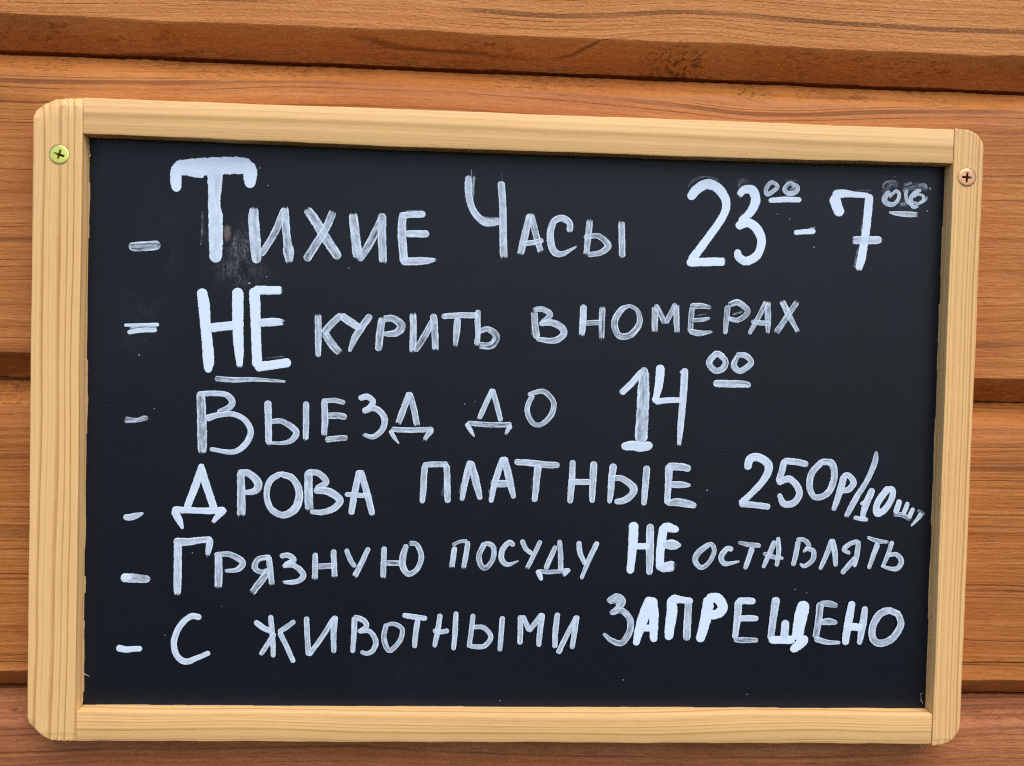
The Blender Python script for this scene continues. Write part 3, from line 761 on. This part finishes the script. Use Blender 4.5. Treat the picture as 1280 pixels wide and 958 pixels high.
  (60,1,[(-1411,-638,24),(-1344,-635,27),(-1281,-672,32),(-1307,-709,26),(-1372,-716,13)]),
  (55,0,[(-1152,-644,24),(-1206,-657,27),(-1222,-696,29),(-1193,-718,24),(-1155,-707,20)]),
  (50,1,[(-1151,-707,29),(-1193,-765,35),(-1238,-827,31)]),
  (60,1,[(-1155,-647,28),(-1147,-714,30),(-1138,-787,25)]),
  (70,0,[(-1098,-640,26),(-1063,-635,26),(-1036,-658,29),(-1078,-682,23)]),
  (70,1,[(-1084,-686,24),(-1034,-684,26),(-989,-726,29),(-1007,-756,26),(-1048,-766,23),(-1095,-766,13)]),
  (65,1,[(-933,-626,26),(-933,-692,28),(-933,-757,28)]),
  (65,1,[(-846,-608,27),(-842,-678,28),(-837,-745,28)]),
  (50,0,[(-942,-689,28),(-848,-682,29)]),
  (65,0,[(-784,-603,23),(-766,-648,25),(-742,-684,22)]),
  (65,1,[(-678,-594,23),(-709,-666,27),(-746,-740,28)]),
  (65,1,[(-602,-590,27),(-603,-668,28),(-605,-745,28)]),
  (45,0,[(-613,-664,27),(-522,-665,28)]),
  (60,1,[(-495,-576,25),(-510,-628,32),(-510,-680,32),(-483,-716,29),(-442,-694,25),(-421,-633,27),(-444,-574,25),(-489,-566,23)]),
 ]),
 ('painted_word', 'thin narrow word ПОСУДУ', [
  (75,1,[(-261,-586,27),(-267,-636,27),(-273,-691,26)]),
  (50,0,[(-269,-572,17),(-237,-556,17),(-202,-553,19)]),
  (65,1,[(-197,-557,24),(-204,-616,26),(-217,-692,24)]),
  (55,0,[(-118,-566,26),(-141,-622,27),(-131,-670,26),(-106,-682,24),(-74,-640,24),(-70,-585,26),(-96,-563,24),(-129,-570,22)]),
  (70,0,[(27,-569,24),(3,-556,26),(-28,-594,28),(-30,-639,28),(-1,-665,23),(52,-646,6)]),
  (70,0,[(67,-545,24),(85,-583,24),(114,-608,22)]),
  (65,1,[(157,-547,22),(127,-614,23),(92,-689,22)]),
  (65,0,[(232,-572,23),(208,-629,26),(187,-681,24)]),
  (65,0,[(251,-543,23),(258,-615,26),(260,-687,26)]),
  (45,0,[(153,-696,21),(222,-697,22),(303,-687,22)]),
  (85,0,[(148,-693,27),(158,-714,26),(167,-737,18)]),
  (80,1,[(301,-685,23),(284,-702,21),(267,-720,14)]),
  (75,0,[(346,-548,27),(353,-601,26),(380,-656,23)]),
  (70,0,[(436,-549,26),(401,-626,26),(363,-727,18)]),
 ]),
 ('painted_word', 'heavy solid capitals НЕ in the fifth line', [
  (100,0,[(614,-455,48),(614,-537,47),(609,-617,41),(603,-693,37)]),
  (70,0,[(696,-460,37),(697,-541,40),(699,-628,38),(699,-699,31)]),
  (95,0,[(601,-566,30),(691,-563,32)]),
  (100,0,[(762,-467,43),(755,-534,45),(749,-603,42),(751,-674,41)]),
  (100,0,[(759,-467,43),(787,-469,46),(812,-475,40),(832,-480,29)]),
  (75,0,[(768,-554,37),(802,-553,51),(827,-555,43),(849,-556,16)]),
  (85,1,[(751,-672,37),(787,-664,52),(815,-659,48),(829,-661,31)]),
 ]),
 ('painted_word', 'thin slanted word ОСТАВЛЯТЬ', [
  (60,0,[(990,-550,25),(943,-587,31),(924,-628,29),(954,-665,24),(994,-639,22),(1018,-583,24),(1004,-550,22),(973,-554,19)]),
  (70,0,[(1107,-572,25),(1080,-571,27),(1054,-610,29),(1074,-644,25),(1144,-632,10)]),
  (50,0,[(1139,-537,16),(1191,-548,25),(1245,-551,23)]),
  (75,0,[(1206,-567,29),(1191,-617,26),(1175,-666,23)]),
  (65,0,[(1318,-531,28),(1292,-596,26),(1265,-659,19)]),
  (65,0,[(1335,-511,20),(1340,-580,25),(1332,-650,21)]),
  (45,0,[(1267,-590,20),(1311,-606,23),(1362,-612,16)]),
  (65,0,[(1436,-528,26),(1427,-588,26),(1415,-646,23)]),
  (60,0,[(1430,-517,18),(1465,-519,23),(1489,-547,24),(1465,-578,15)]),
  (65,0,[(1476,-562,19),(1514,-574,25),(1511,-618,26),(1473,-649,21),(1451,-640,15)]),
  (65,0,[(1604,-518,25),(1581,-588,26),(1551,-663,20)]),
  (65,0,[(1607,-518,28),(1622,-582,30),(1628,-645,21)]),
  (65,0,[(1736,-522,23),(1696,-535,23),(1668,-563,25),(1696,-582,18)]),
  (65,0,[(1739,-522,24),(1734,-586,27),(1723,-647,19)]),
  (60,0,[(1725,-602,23),(1693,-643,27),(1662,-681,24)]),
  (50,0,[(1784,-501,14),(1834,-518,24),(1888,-522,14)]),
  (70,0,[(1835,-534,29),(1815,-594,25),(1796,-655,20)]),
  (65,0,[(1908,-521,23),(1889,-587,23),(1867,-640,18)]),
  (65,0,[(1891,-589,19),(1932,-584,24),(1959,-617,27),(1941,-653,25),(1903,-655,20),(1859,-642,14)]),
 ]),
 ('bullet_dash', 'solid blunt dash beside the sixth line', [
  (90,0,[(-1868,-1096,34),(-1831,-1104,31),(-1796,-1101,28),(-1759,-1099,28)]),
 ]),
 ('painted_word', 'single round letter С', [
  (80,0,[(-1480,-943,31),(-1525,-940,29),(-1575,-988,30),(-1602,-1062,30),(-1589,-1128,30),(-1546,-1160,31),(-1490,-1141,26),(-1434,-1116,24)]),
 ]),
 ('painted_word', 'word ЖИВОТНЫМИ in even thin strokes', [
  (75,0,[(-1215,-962,26),(-1178,-990,29),(-1139,-1007,26)]),
  (70,0,[(-1143,-933,25),(-1135,-1001,26),(-1129,-1068,25),(-1127,-1130,23)]),
  (65,0,[(-1029,-957,24),(-1064,-985,25),(-1100,-1010,26)]),
  (65,0,[(-1124,-1019,26),(-1150,-1063,25),(-1186,-1120,23)]),
  (70,0,[(-1097,-1014,26),(-1066,-1074,25),(-1029,-1155,24)]),
  (65,0,[(-970,-938,26),(-965,-1024,26),(-957,-1119,28)]),
  (65,0,[(-954,-1120,24),(-895,-1035,25),(-837,-939,27)]),
  (65,0,[(-833,-933,31),(-838,-1016,29),(-835,-1105,24)]),
  (70,0,[(-738,-936,30),(-740,-1015,27),(-744,-1104,23)]),
  (65,0,[(-740,-933,27),(-698,-946,28),(-680,-976,25),(-718,-1004,19)]),
  (65,0,[(-715,-1002,21),(-663,-1002,24),(-633,-1051,27),(-646,-1094,25),(-673,-1110,23),(-703,-1103,19)]),
  (55,0,[(-585,-967,24),(-594,-1035,27),(-567,-1094,25),(-517,-1046,24),(-507,-988,23),(-546,-963,21),(-585,-969,19)]),
  (75,0,[(-502,-920,25),(-454,-927,27),(-392,-934,25)]),
  (70,0,[(-432,-943,28),(-441,-1010,27),(-445,-1076,24)]),
  (70,0,[(-324,-915,25),(-334,-994,27),(-348,-1072,22)]),
  (70,0,[(-247,-903,24),(-249,-993,27),(-255,-1085,22)]),
  (70,0,[(-352,-994,25),(-318,-999,24),(-284,-993,24)]),
  (65,0,[(-163,-913,25),(-170,-992,25),(-179,-1072,24)]),
  (65,0,[(-161,-973,22),(-109,-976,24),(-74,-1021,25),(-107,-1067,25),(-173,-1069,22)]),
  (65,0,[(-20,-923,26),(-24,-1005,26),(-28,-1087,24)]),
  (70,0,[(68,-917,26),(70,-989,27),(69,-1052,26)]),
  (65,0,[(81,-917,24),(113,-987,26)]),
  (65,0,[(113,-988,26),(173,-906,27)]),
  (70,0,[(176,-906,27),(166,-988,29),(162,-1062,24)]),
  (70,0,[(250,-902,27),(242,-987,29),(241,-1067,26)]),
  (65,0,[(259,-1095,27),(298,-1009,26),(344,-916,26)]),
  (70,0,[(345,-914,27),(336,-993,27),(326,-1071,24)]),
 ]),
 ('painted_word', 'heavy word ЗАПРЕЩЕНО with some letters filled solid', [
  (60,0,[(499,-837,25),(540,-815,32),(570,-836,33),(557,-864,31),(515,-899,25)]),
  (50,0,[(507,-846,15),(544,-840,14),(541,-858,12)]),
  (50,0,[(518,-896,27),(567,-884,30),(608,-926,33),(610,-985,33),(572,-1044,31),(522,-1033,26),(482,-1001,16)]),
  (100,0,[(706,-825,50),(679,-906,55),(657,-981,46),(642,-1050,32)]),
  (100,0,[(714,-828,56),(726,-899,50),(728,-968,44),(730,-1031,36)]),
  (100,0,[(675,-970,36),(721,-968,35)]),
  (100,0,[(708,-838,56),(712,-887,50)]),
  (100,0,[(814,-822,49),(816,-892,55),(808,-961,49),(804,-1018,44)]),
  (95,0,[(814,-820,44),(866,-827,35),(913,-832,31)]),
  (65,0,[(897,-834,37),(896,-897,37),(894,-966,39),(894,-1021,37)]),
  (100,0,[(996,-818,50),(990,-890,57),(977,-959,52),(959,-1026,45)]),
  (100,0,[(996,-816,52),(1041,-817,51),(1068,-855,51),(1052,-889,49),(1003,-903,44)]),
  (100,0,[(998,-852,50),(1017,-858,31)]),
  (75,0,[(1147,-829,39),(1143,-921,36),(1134,-1011,29)]),
  (85,0,[(1144,-829,35),(1181,-826,36),(1225,-828,32)]),
  (80,0,[(1152,-915,29),(1195,-913,32),(1243,-914,27)]),
  (50,0,[(1134,-1020,27),(1188,-1023,29),(1246,-1022,23)]),
  (65,0,[(1333,-818,43),(1326,-883,38),(1319,-948,36),(1314,-1013,36)]),
  (75,0,[(1334,-815,46),(1333,-822,45)]),
  (100,0,[(1312,-1020,39),(1426,-1018,42)]),
  (85,0,[(1384,-927,39),(1383,-969,41),(1381,-1008,39)]),
  (100,0,[(1475,-836,62),(1462,-896,67),(1453,-953,61),(1446,-1007,58)]),
  (100,0,[(1488,-1007,45),(1463,-1036,51),(1423,-1069,38)]),
  (50,0,[(1556,-835,38),(1550,-923,35),(1539,-1004,33)]),
  (50,0,[(1558,-835,30),(1601,-835,33),(1638,-844,28)]),
  (55,0,[(1560,-927,30),(1604,-924,35),(1641,-929,22)]),
  (60,0,[(1539,-1011,31),(1594,-1027,26),(1661,-1029,17)]),
  (90,0,[(1716,-827,36),(1704,-907,41),(1694,-979,39),(1689,-1033,35)]),
  (75,0,[(1782,-851,29),(1777,-913,36),(1768,-978,34),(1760,-1033,25)]),
  (95,0,[(1694,-947,39),(1769,-951,39)]),
  (60,0,[(1908,-862,35),(1858,-883,39),(1824,-949,36),(1830,-1010,37),(1871,-1029,37),(1928,-1002,37),(1967,-933,35),(1945,-871,31)]),
  (60,0,[(1953,-882,32),(1901,-861,34)]),
 ]),
 ('paint_speck', 'tiny white paint specks scattered on the board', [
  (37,0,[(971,-281,7),(976,-283,7)]),
  (37,0,[(1336,1058,6),(1340,1057,6)]),
  (37,0,[(1276,1080,5),(1279,1079,5)]),
  (37,0,[(1463,926,6),(1467,925,6)]),
  (37,0,[(-801,758,5),(-798,757,5)]),
  (37,0,[(-1191,705,5),(-1188,704,5)]),
  (37,0,[(-1522,-630,6),(-1519,-631,6)]),
  (37,0,[(2022,1119,7),(2026,1118,7)]),
  (37,0,[(1851,1282,6),(1854,1281,6)]),
  (37,0,[(-1786,315,7),(-1782,314,7)]),
  (37,0,[(-1711,61,5),(-1708,60,5)]),
  (37,0,[(-229,117,5),(-226,116,5)]),
  (37,0,[(-179,130,4),(-176,129,4)]),
  (37,0,[(-23,-1338,5),(-20,-1339,5)]),
  (37,0,[(583,-1229,5),(586,-1230,5)]),
  (37,0,[(1455,-831,5),(1458,-832,5)]),
  (37,0,[(1429,-767,5),(1432,-768,5)]),
  (37,0,[(1486,-782,4),(1488,-784,4)]),
  (37,0,[(-1379,-888,4),(-1376,-889,4)]),
  (37,0,[(-1647,-1031,4),(-1645,-1033,4)]),
  (37,0,[(-1191,1139,5),(-1188,1138,5)]),
  (37,0,[(-1230,1221,6),(-1227,1220,6)]),
  (37,0,[(-1241,1213,4),(-1239,1212,4)]),
  (37,0,[(1205,-1295,4),(1208,-1296,4)]),
 ]),
]

def spline(pts):
    """Catmull-Rom through (x, z, w), resampled about every half millimetre"""
    if len(pts) == 2: P = [pts[0], pts[0], pts[1], pts[1]]
    else: P = [tuple(2 * a - b for a, b in zip(pts[0], pts[1]))] + list(pts) + [tuple(2 * a - b for a, b in zip(pts[-1], pts[-2]))]
    out = []
    for i in range(1, len(P) - 2):
        p0, p1, p2, p3 = P[i - 1:i + 3]
        L = math.dist(p1[:2], p2[:2]); n = max(2, int(L / .00045))
        for k in range(n):
            t = k / n
            if len(pts) == 2: q = [a + (b - a) * t for a, b in zip(p1, p2)]
            else: q = [.5 * (2 * b + (c - a) * t + (2 * a - 5 * b + 4 * c - d) * t * t + (3 * b - a - 3 * c + d) * t ** 3) for a, b, c, d in zip(p0, p1, p2, p3)]
            out.append(q)
    out.append(list(pts[-1]))
    return out

def brush(bm, uv, meta, pts, cover, dry, seed, lift):
    rnd = random.Random(seed)
    pts = [(x / 1e4, z / 1e4, w / 1e4) for x, z, w in pts]
    Q = spline(pts)
    # let the round ends run on past the traced centre points
    def ext(a, b, k):
        d = math.dist(a[:2], b[:2]) or 1e-6
        return [a[0] + (a[0] - b[0]) / d * k, a[1] + (a[1] - b[1]) / d * k, a[2]]
    e0, e1 = Q[0][2] * (.22 if not dry & 2 else .05), Q[-1][2] * (.22 if not dry & 1 else .05)
    j = min(4, len(Q) - 1)
    head = [ext(Q[0], Q[j], e0 * k / 4) for k in (4, 3, 2, 1)]
    tail = [ext(Q[-1], Q[-1 - j], e1 * k / 4) for k in (1, 2, 3, 4)]
    Q = head + Q + tail
    s = [0.0]
    for a, b in zip(Q, Q[1:]): s.append(s[-1] + math.dist(a[:2], b[:2]))
    L = s[-1]
    wl_, wr_ = Wave(seed + 1, .006, 4), Wave(seed + 2, .006, 4)
    nz = 9; rows = []
    for i, (x, z, w) in enumerate(Q):
        a, b = Q[max(0, i - 2)], Q[min(len(Q) - 1, i + 2)]
        tx, tz = b[0] - a[0], b[1] - a[1]; d = math.hypot(tx, tz) or 1e-9
        nx, nz_ = -tz / d, tx / d
        r0, r1 = Q[0][2] * .5, Q[-1][2] * .5
        cap = 1.0
        if s[i] < r0: cap = min(cap, math.sqrt(max(.0, 1 - (1 - s[i] / r0) ** 2)) if not dry & 2 else .62 + .38 * s[i] / r0)
        if L - s[i] < r1: cap = min(cap, math.sqrt(max(.0, 1 - (1 - (L - s[i]) / r1) ** 2)) if not dry & 1 else .62 + .38 * (L - s[i]) / r1)
        cap = max(cap, .06)
        jag = .055
        dd = 99.0
        if dry & 2: dd = min(dd, s[i])
        if dry & 1: dd = min(dd, L - s[i])
        if dd < .003: jag = .055 + .12 * (1 - dd / .003)
        hl = w * .5 * cap * (1 + wl_(s[i]) * jag); hr = w * .5 * cap * (1 + wr_(s[i]) * jag)
        row = []
        for k in range(nz):
            v = -1 + 2 * k / (nz - 1)
            h = hl if v < 0 else hr
            bead = (.00003 + .00003 * cover) * (1 - v ** 4) + .00003 * math.exp(-((abs(v) - .78) / .16) ** 2)
            vt = bm.verts.new((x + nx * h * v, PANEL_Y - lift - bead * cap, z + nz_ * h * v))
            row.append((vt, v, s[i], dd))
        rows.append(row)
    su = rnd.uniform(0, 40)
    for ra, rb in zip(rows, rows[1:]):
        for k in range(nz - 1):
            q = (ra[k], rb[k], rb[k + 1], ra[k + 1])
            try: f = bm.faces.new([t[0] for t in q])
            except ValueError: continue
            f.smooth = True
            for lp, t in zip(f.loops, q):
                lp[uv].uv = (t[2] * 100 + su, t[1])
                lp[meta].uv = (cover, min(t[3] * 100, 9.0))

sid = 100
for kind, label, strokes in LETTERING:
    if kind == 'paint_speck': continue
    bm = bmesh.new(); uv = bm.loops.layers.uv.new('stroke'); meta = bm.loops.layers.uv.new('cover')
    for k, (cover, dry, pts) in enumerate(strokes):
        sid += 7
        brush(bm, uv, meta, pts, cover / 100, dry, sid, .00003 + .00003 * k)
    for f in bm.faces:
        if f.normal.y > 0: f.normal_flip()
    obj(kind, bm, M_PAINT, panel, label)

for k, (cover, dry, pts) in enumerate(LETTERING[-1][2]):          # stray specks of paint
    bm = bmesh.new(); uv = bm.loops.layers.uv.new('stroke'); meta = bm.loops.layers.uv.new('cover')
    brush(bm, uv, meta, pts, cover / 100, dry, 3000 + k, .00003)
    for f in bm.faces:
        if f.normal.y > 0: f.normal_flip()
    obj('paint_speck', bm, M_PAINT, panel)

# ------------------------------------------------------------------ screws
def drill(o, x, z, r):
    """sink a countersunk hole into a stile"""
    bm = bmesh.new(); n = 40
    ring = lambda rr, y: [bm.verts.new((x + rr * math.cos(2 * math.pi * k / n), y, z + rr * math.sin(2 * math.pi * k / n))) for k in range(n)]
    A, B = ring(r * 1.03, -FRONT - .002), ring(r * 1.0, -FRONT + .0005); C2 = ring(r * .35, -FRONT + .0042)
    for p, q in ((A, B), (B, C2)):
        for k in range(n): bm.faces.new((p[k], p[(k + 1) % n], q[(k + 1) % n], q[k]))
    bm.faces.new(A); bm.faces.new(list(reversed(C2)))
    bmesh.ops.recalc_face_normals(bm, faces=bm.faces)
    me = bpy.data.meshes.new('cutter'); bm.to_mesh(me); bm.free()
    cut = bpy.data.objects.new('cutter', me); COL.objects.link(cut); cut.parent = board; cut.location = UP
    md = o.modifiers.new('hole', 'BOOLEAN'); md.operation = 'DIFFERENCE'; md.object = cut; md.solver = 'EXACT'
    dg = bpy.context.evaluated_depsgraph_get(); dg.update()
    new = bpy.data.meshes.new_from_object(o.evaluated_get(dg))
    o.modifiers.clear(); old = o.data; o.data = new; new.name = old.name
    bpy.data.objects.remove(cut); bpy.data.meshes.remove(me)

def screw(x, z, r, turn, mat, label, proud):
    """countersunk cross-head screw: domed rim, tapered cross recess"""
    bm = bmesh.new()
    a, b = r * .56, r * .125
    cross = [(b, a), (b, b), (a, b), (a, -b), (b, -b), (b, -a), (-b, -a), (-b, -b), (-a, -b), (-a, b), (-b, b), (-b, a)]
    ct, st_ = math.cos(turn), math.sin(turn)
    def ring(rr, y, n=36): return [bm.verts.new((rr * math.cos(2 * math.pi * k / n), y, rr * math.sin(2 * math.pi * k / n))) for k in range(n)]
    rings = [ring(r * .97, .0012), ring(r, .0003), ring(r * .985, .00012), ring(r * .94, .00002), ring(r * .80, -.00008)]
    for p, q in zip(rings, rings[1:]):
        for k in range(36): bm.faces.new((p[k], p[(k + 1) % 36], q[(k + 1) % 36], q[k]))
    top = [bm.verts.new((x_ * ct - z_ * st_, -.00014, x_ * st_ + z_ * ct)) for x_, z_ in cross]
    mid = [bm.verts.new((x_ * ct * .9 - z_ * st_ * .9, .0001, x_ * st_ * .9 + z_ * ct * .9)) for x_, z_ in cross]
    low = [bm.verts.new(((x_ * ct - z_ * st_) * .62, .0017, (x_ * st_ + z_ * ct) * .62)) for x_, z_ in cross]
    eds = []
    for L_ in (rings[-1], top):
        for k in range(len(L_)): 
            e = bm.edges.get((L_[k], L_[(k + 1) % len(L_)])) or bm.edges.new((L_[k], L_[(k + 1) % len(L_)]))
            eds.append(e)
    bmesh.ops.triangle_fill(bm, edges=eds, use_beauty=True)
    for p, q in ((top, mid), (mid, low)):
        for k in range(12):
            f = bm.faces.new((p[k], p[(k + 1) % 12], q[(k + 1) % 12], q[k])); f.material_index = 0
    f = bm.faces.new(low); f.material_index = 1
    bmesh.ops.recalc_face_normals(bm, faces=bm.faces)
    # triangle_fill may cover the recess mouth too: drop those faces
    bad = [f for f in bm.faces if len(f.verts) == 3 and all(v in set(top) for v in f.verts)
           and math.hypot(f.calc_center_median().x, f.calc_center_median().z) < a * .8 and inside(f.calc_center_median(), top)]
    bmesh.ops.delete(bm, geom=bad, context='FACES_ONLY')
    o = obj('screw', bm, mat, board, label, smooth=True, loc=(x, -FRONT - proud, BASE + z))
    o.data.set_sharp_from_angle(angle=math.radians(35))
    # dark ring of crushed wood round the head
    bm = bmesh.new(); rr = random.Random(turn); n = 40
    i_ = [bm.verts.new((r * .98 * math.cos(2 * math.pi * k / n), 0, r * .98 * math.sin(2 * math.pi * k / n))) for k in range(n)]
    o_ = [bm.verts.new((r * rr.uniform(1.02, 1.09) * math.cos(2 * math.pi * k / n), -.00002, r * rr.uniform(1.02, 1.09) * math.sin(2 * math.pi * k / n))) for k in range(n)]
    for k in range(n): bm.faces.new((i_[k], i_[(k + 1) % n], o_[(k + 1) % n], o_[k]))
    bmesh.ops.recalc_face_normals(bm, faces=bm.faces)
    obj('crushed_rim', bm, M_CRUSH, o, None, loc=(0, proud - .00005, 0))
    return o
def inside(p, poly):
    c = False
    for a, b in zip(poly, poly[1:] + poly[:1]):
        if (a.co.z > p.z) != (b.co.z > p.z) and p.x < (b.co.x - a.co.x) * (p.z - a.co.z) / (b.co.z - a.co.z) + a.co.x: c = not c
    return c
drill(lst, -.2131, .1235, .0045)
drill(rst, .2173, .12735, .0044)
screw(-.2131, .1235, .0045, math.radians(-17), (M_ZINC, M_RECESS), 'shiny yellow-green zinc screw', .00012)
screw(.2173, .12735, .0044, math.radians(-3), (M_COPPER, M_RECESS), 'pinkish copper-toned screw', .00012)

# ------------------------------------------------------------------ splinters of raw wood left by the saw
def splinter(pts, w, label=None):
    bm = bmesh.new(); prev = None
    n = len(pts)
    for i, (x, y, z) in enumerate(pts):
        t = i / (n - 1); r = w * (1 - t * .85)
        cur = [bm.verts.new((x + dx * r, y + dy * r, z + dz * r)) for dx, dy, dz in ((0, -.6, .9), (.3, .7, -.1), (0, -.6, -.9))]
        if prev:
            for k in range(3): bm.faces.new((prev[k], prev[(k + 1) % 3], cur[(k + 1) % 3], cur[k]))
        else: bm.faces.new(cur)
        prev = cur
    bm.faces.new(list(reversed(prev)))
    bmesh.ops.recalc_face_normals(bm, faces=bm.faces)
    return obj('splinter', bm, M_SPLINTER, board, label, loc=UP)
splinter([(-0.20236, -0.0082, -0.12215), (-0.2003, -0.01, -0.12228), (-0.19908, -0.0102, -0.12277)], 0.00035, 'short pale splinter at the wide stile')
splinter([(0.20963, -0.0082, -0.13351), (0.20807, -0.0094, -0.12983), (0.20749, -0.01, -0.12799), (0.20838, -0.0102, -0.1271)], 0.0004, 'curled pale splinter in the lower corner by the narrow stile')
splinter([(0.20876, -0.0082, -0.1323), (0.20769, -0.0094, -0.13064)], 0.0003, None)
splinter([(0.21295, -0.0005, -0.1571), (0.2138, -0.001, -0.15854), (0.21458, -0.0012, -0.15968)], 0.0003, 'tiny splinter hanging under the finely lined bar')
splinter([(-0.21757, -0.001, 0.15414), (-0.21699, -0.0015, 0.15516)], 0.0005, 'nib of wood standing on the sawn end of the wide stile')
splinter([(-0.20253, -0.0081, 0.12464), (-0.20162, -0.009, 0.12504), (-0.20258, -0.0085, 0.1268)], 0.0004, None)
splinter([(-0.22098, 0.0, 0.13145), (-0.22006, -0.0004, 0.13253), (-0.21923, -0.0002, 0.13413)], 0.0006, 'lifted sliver of wood above the zinc screw')
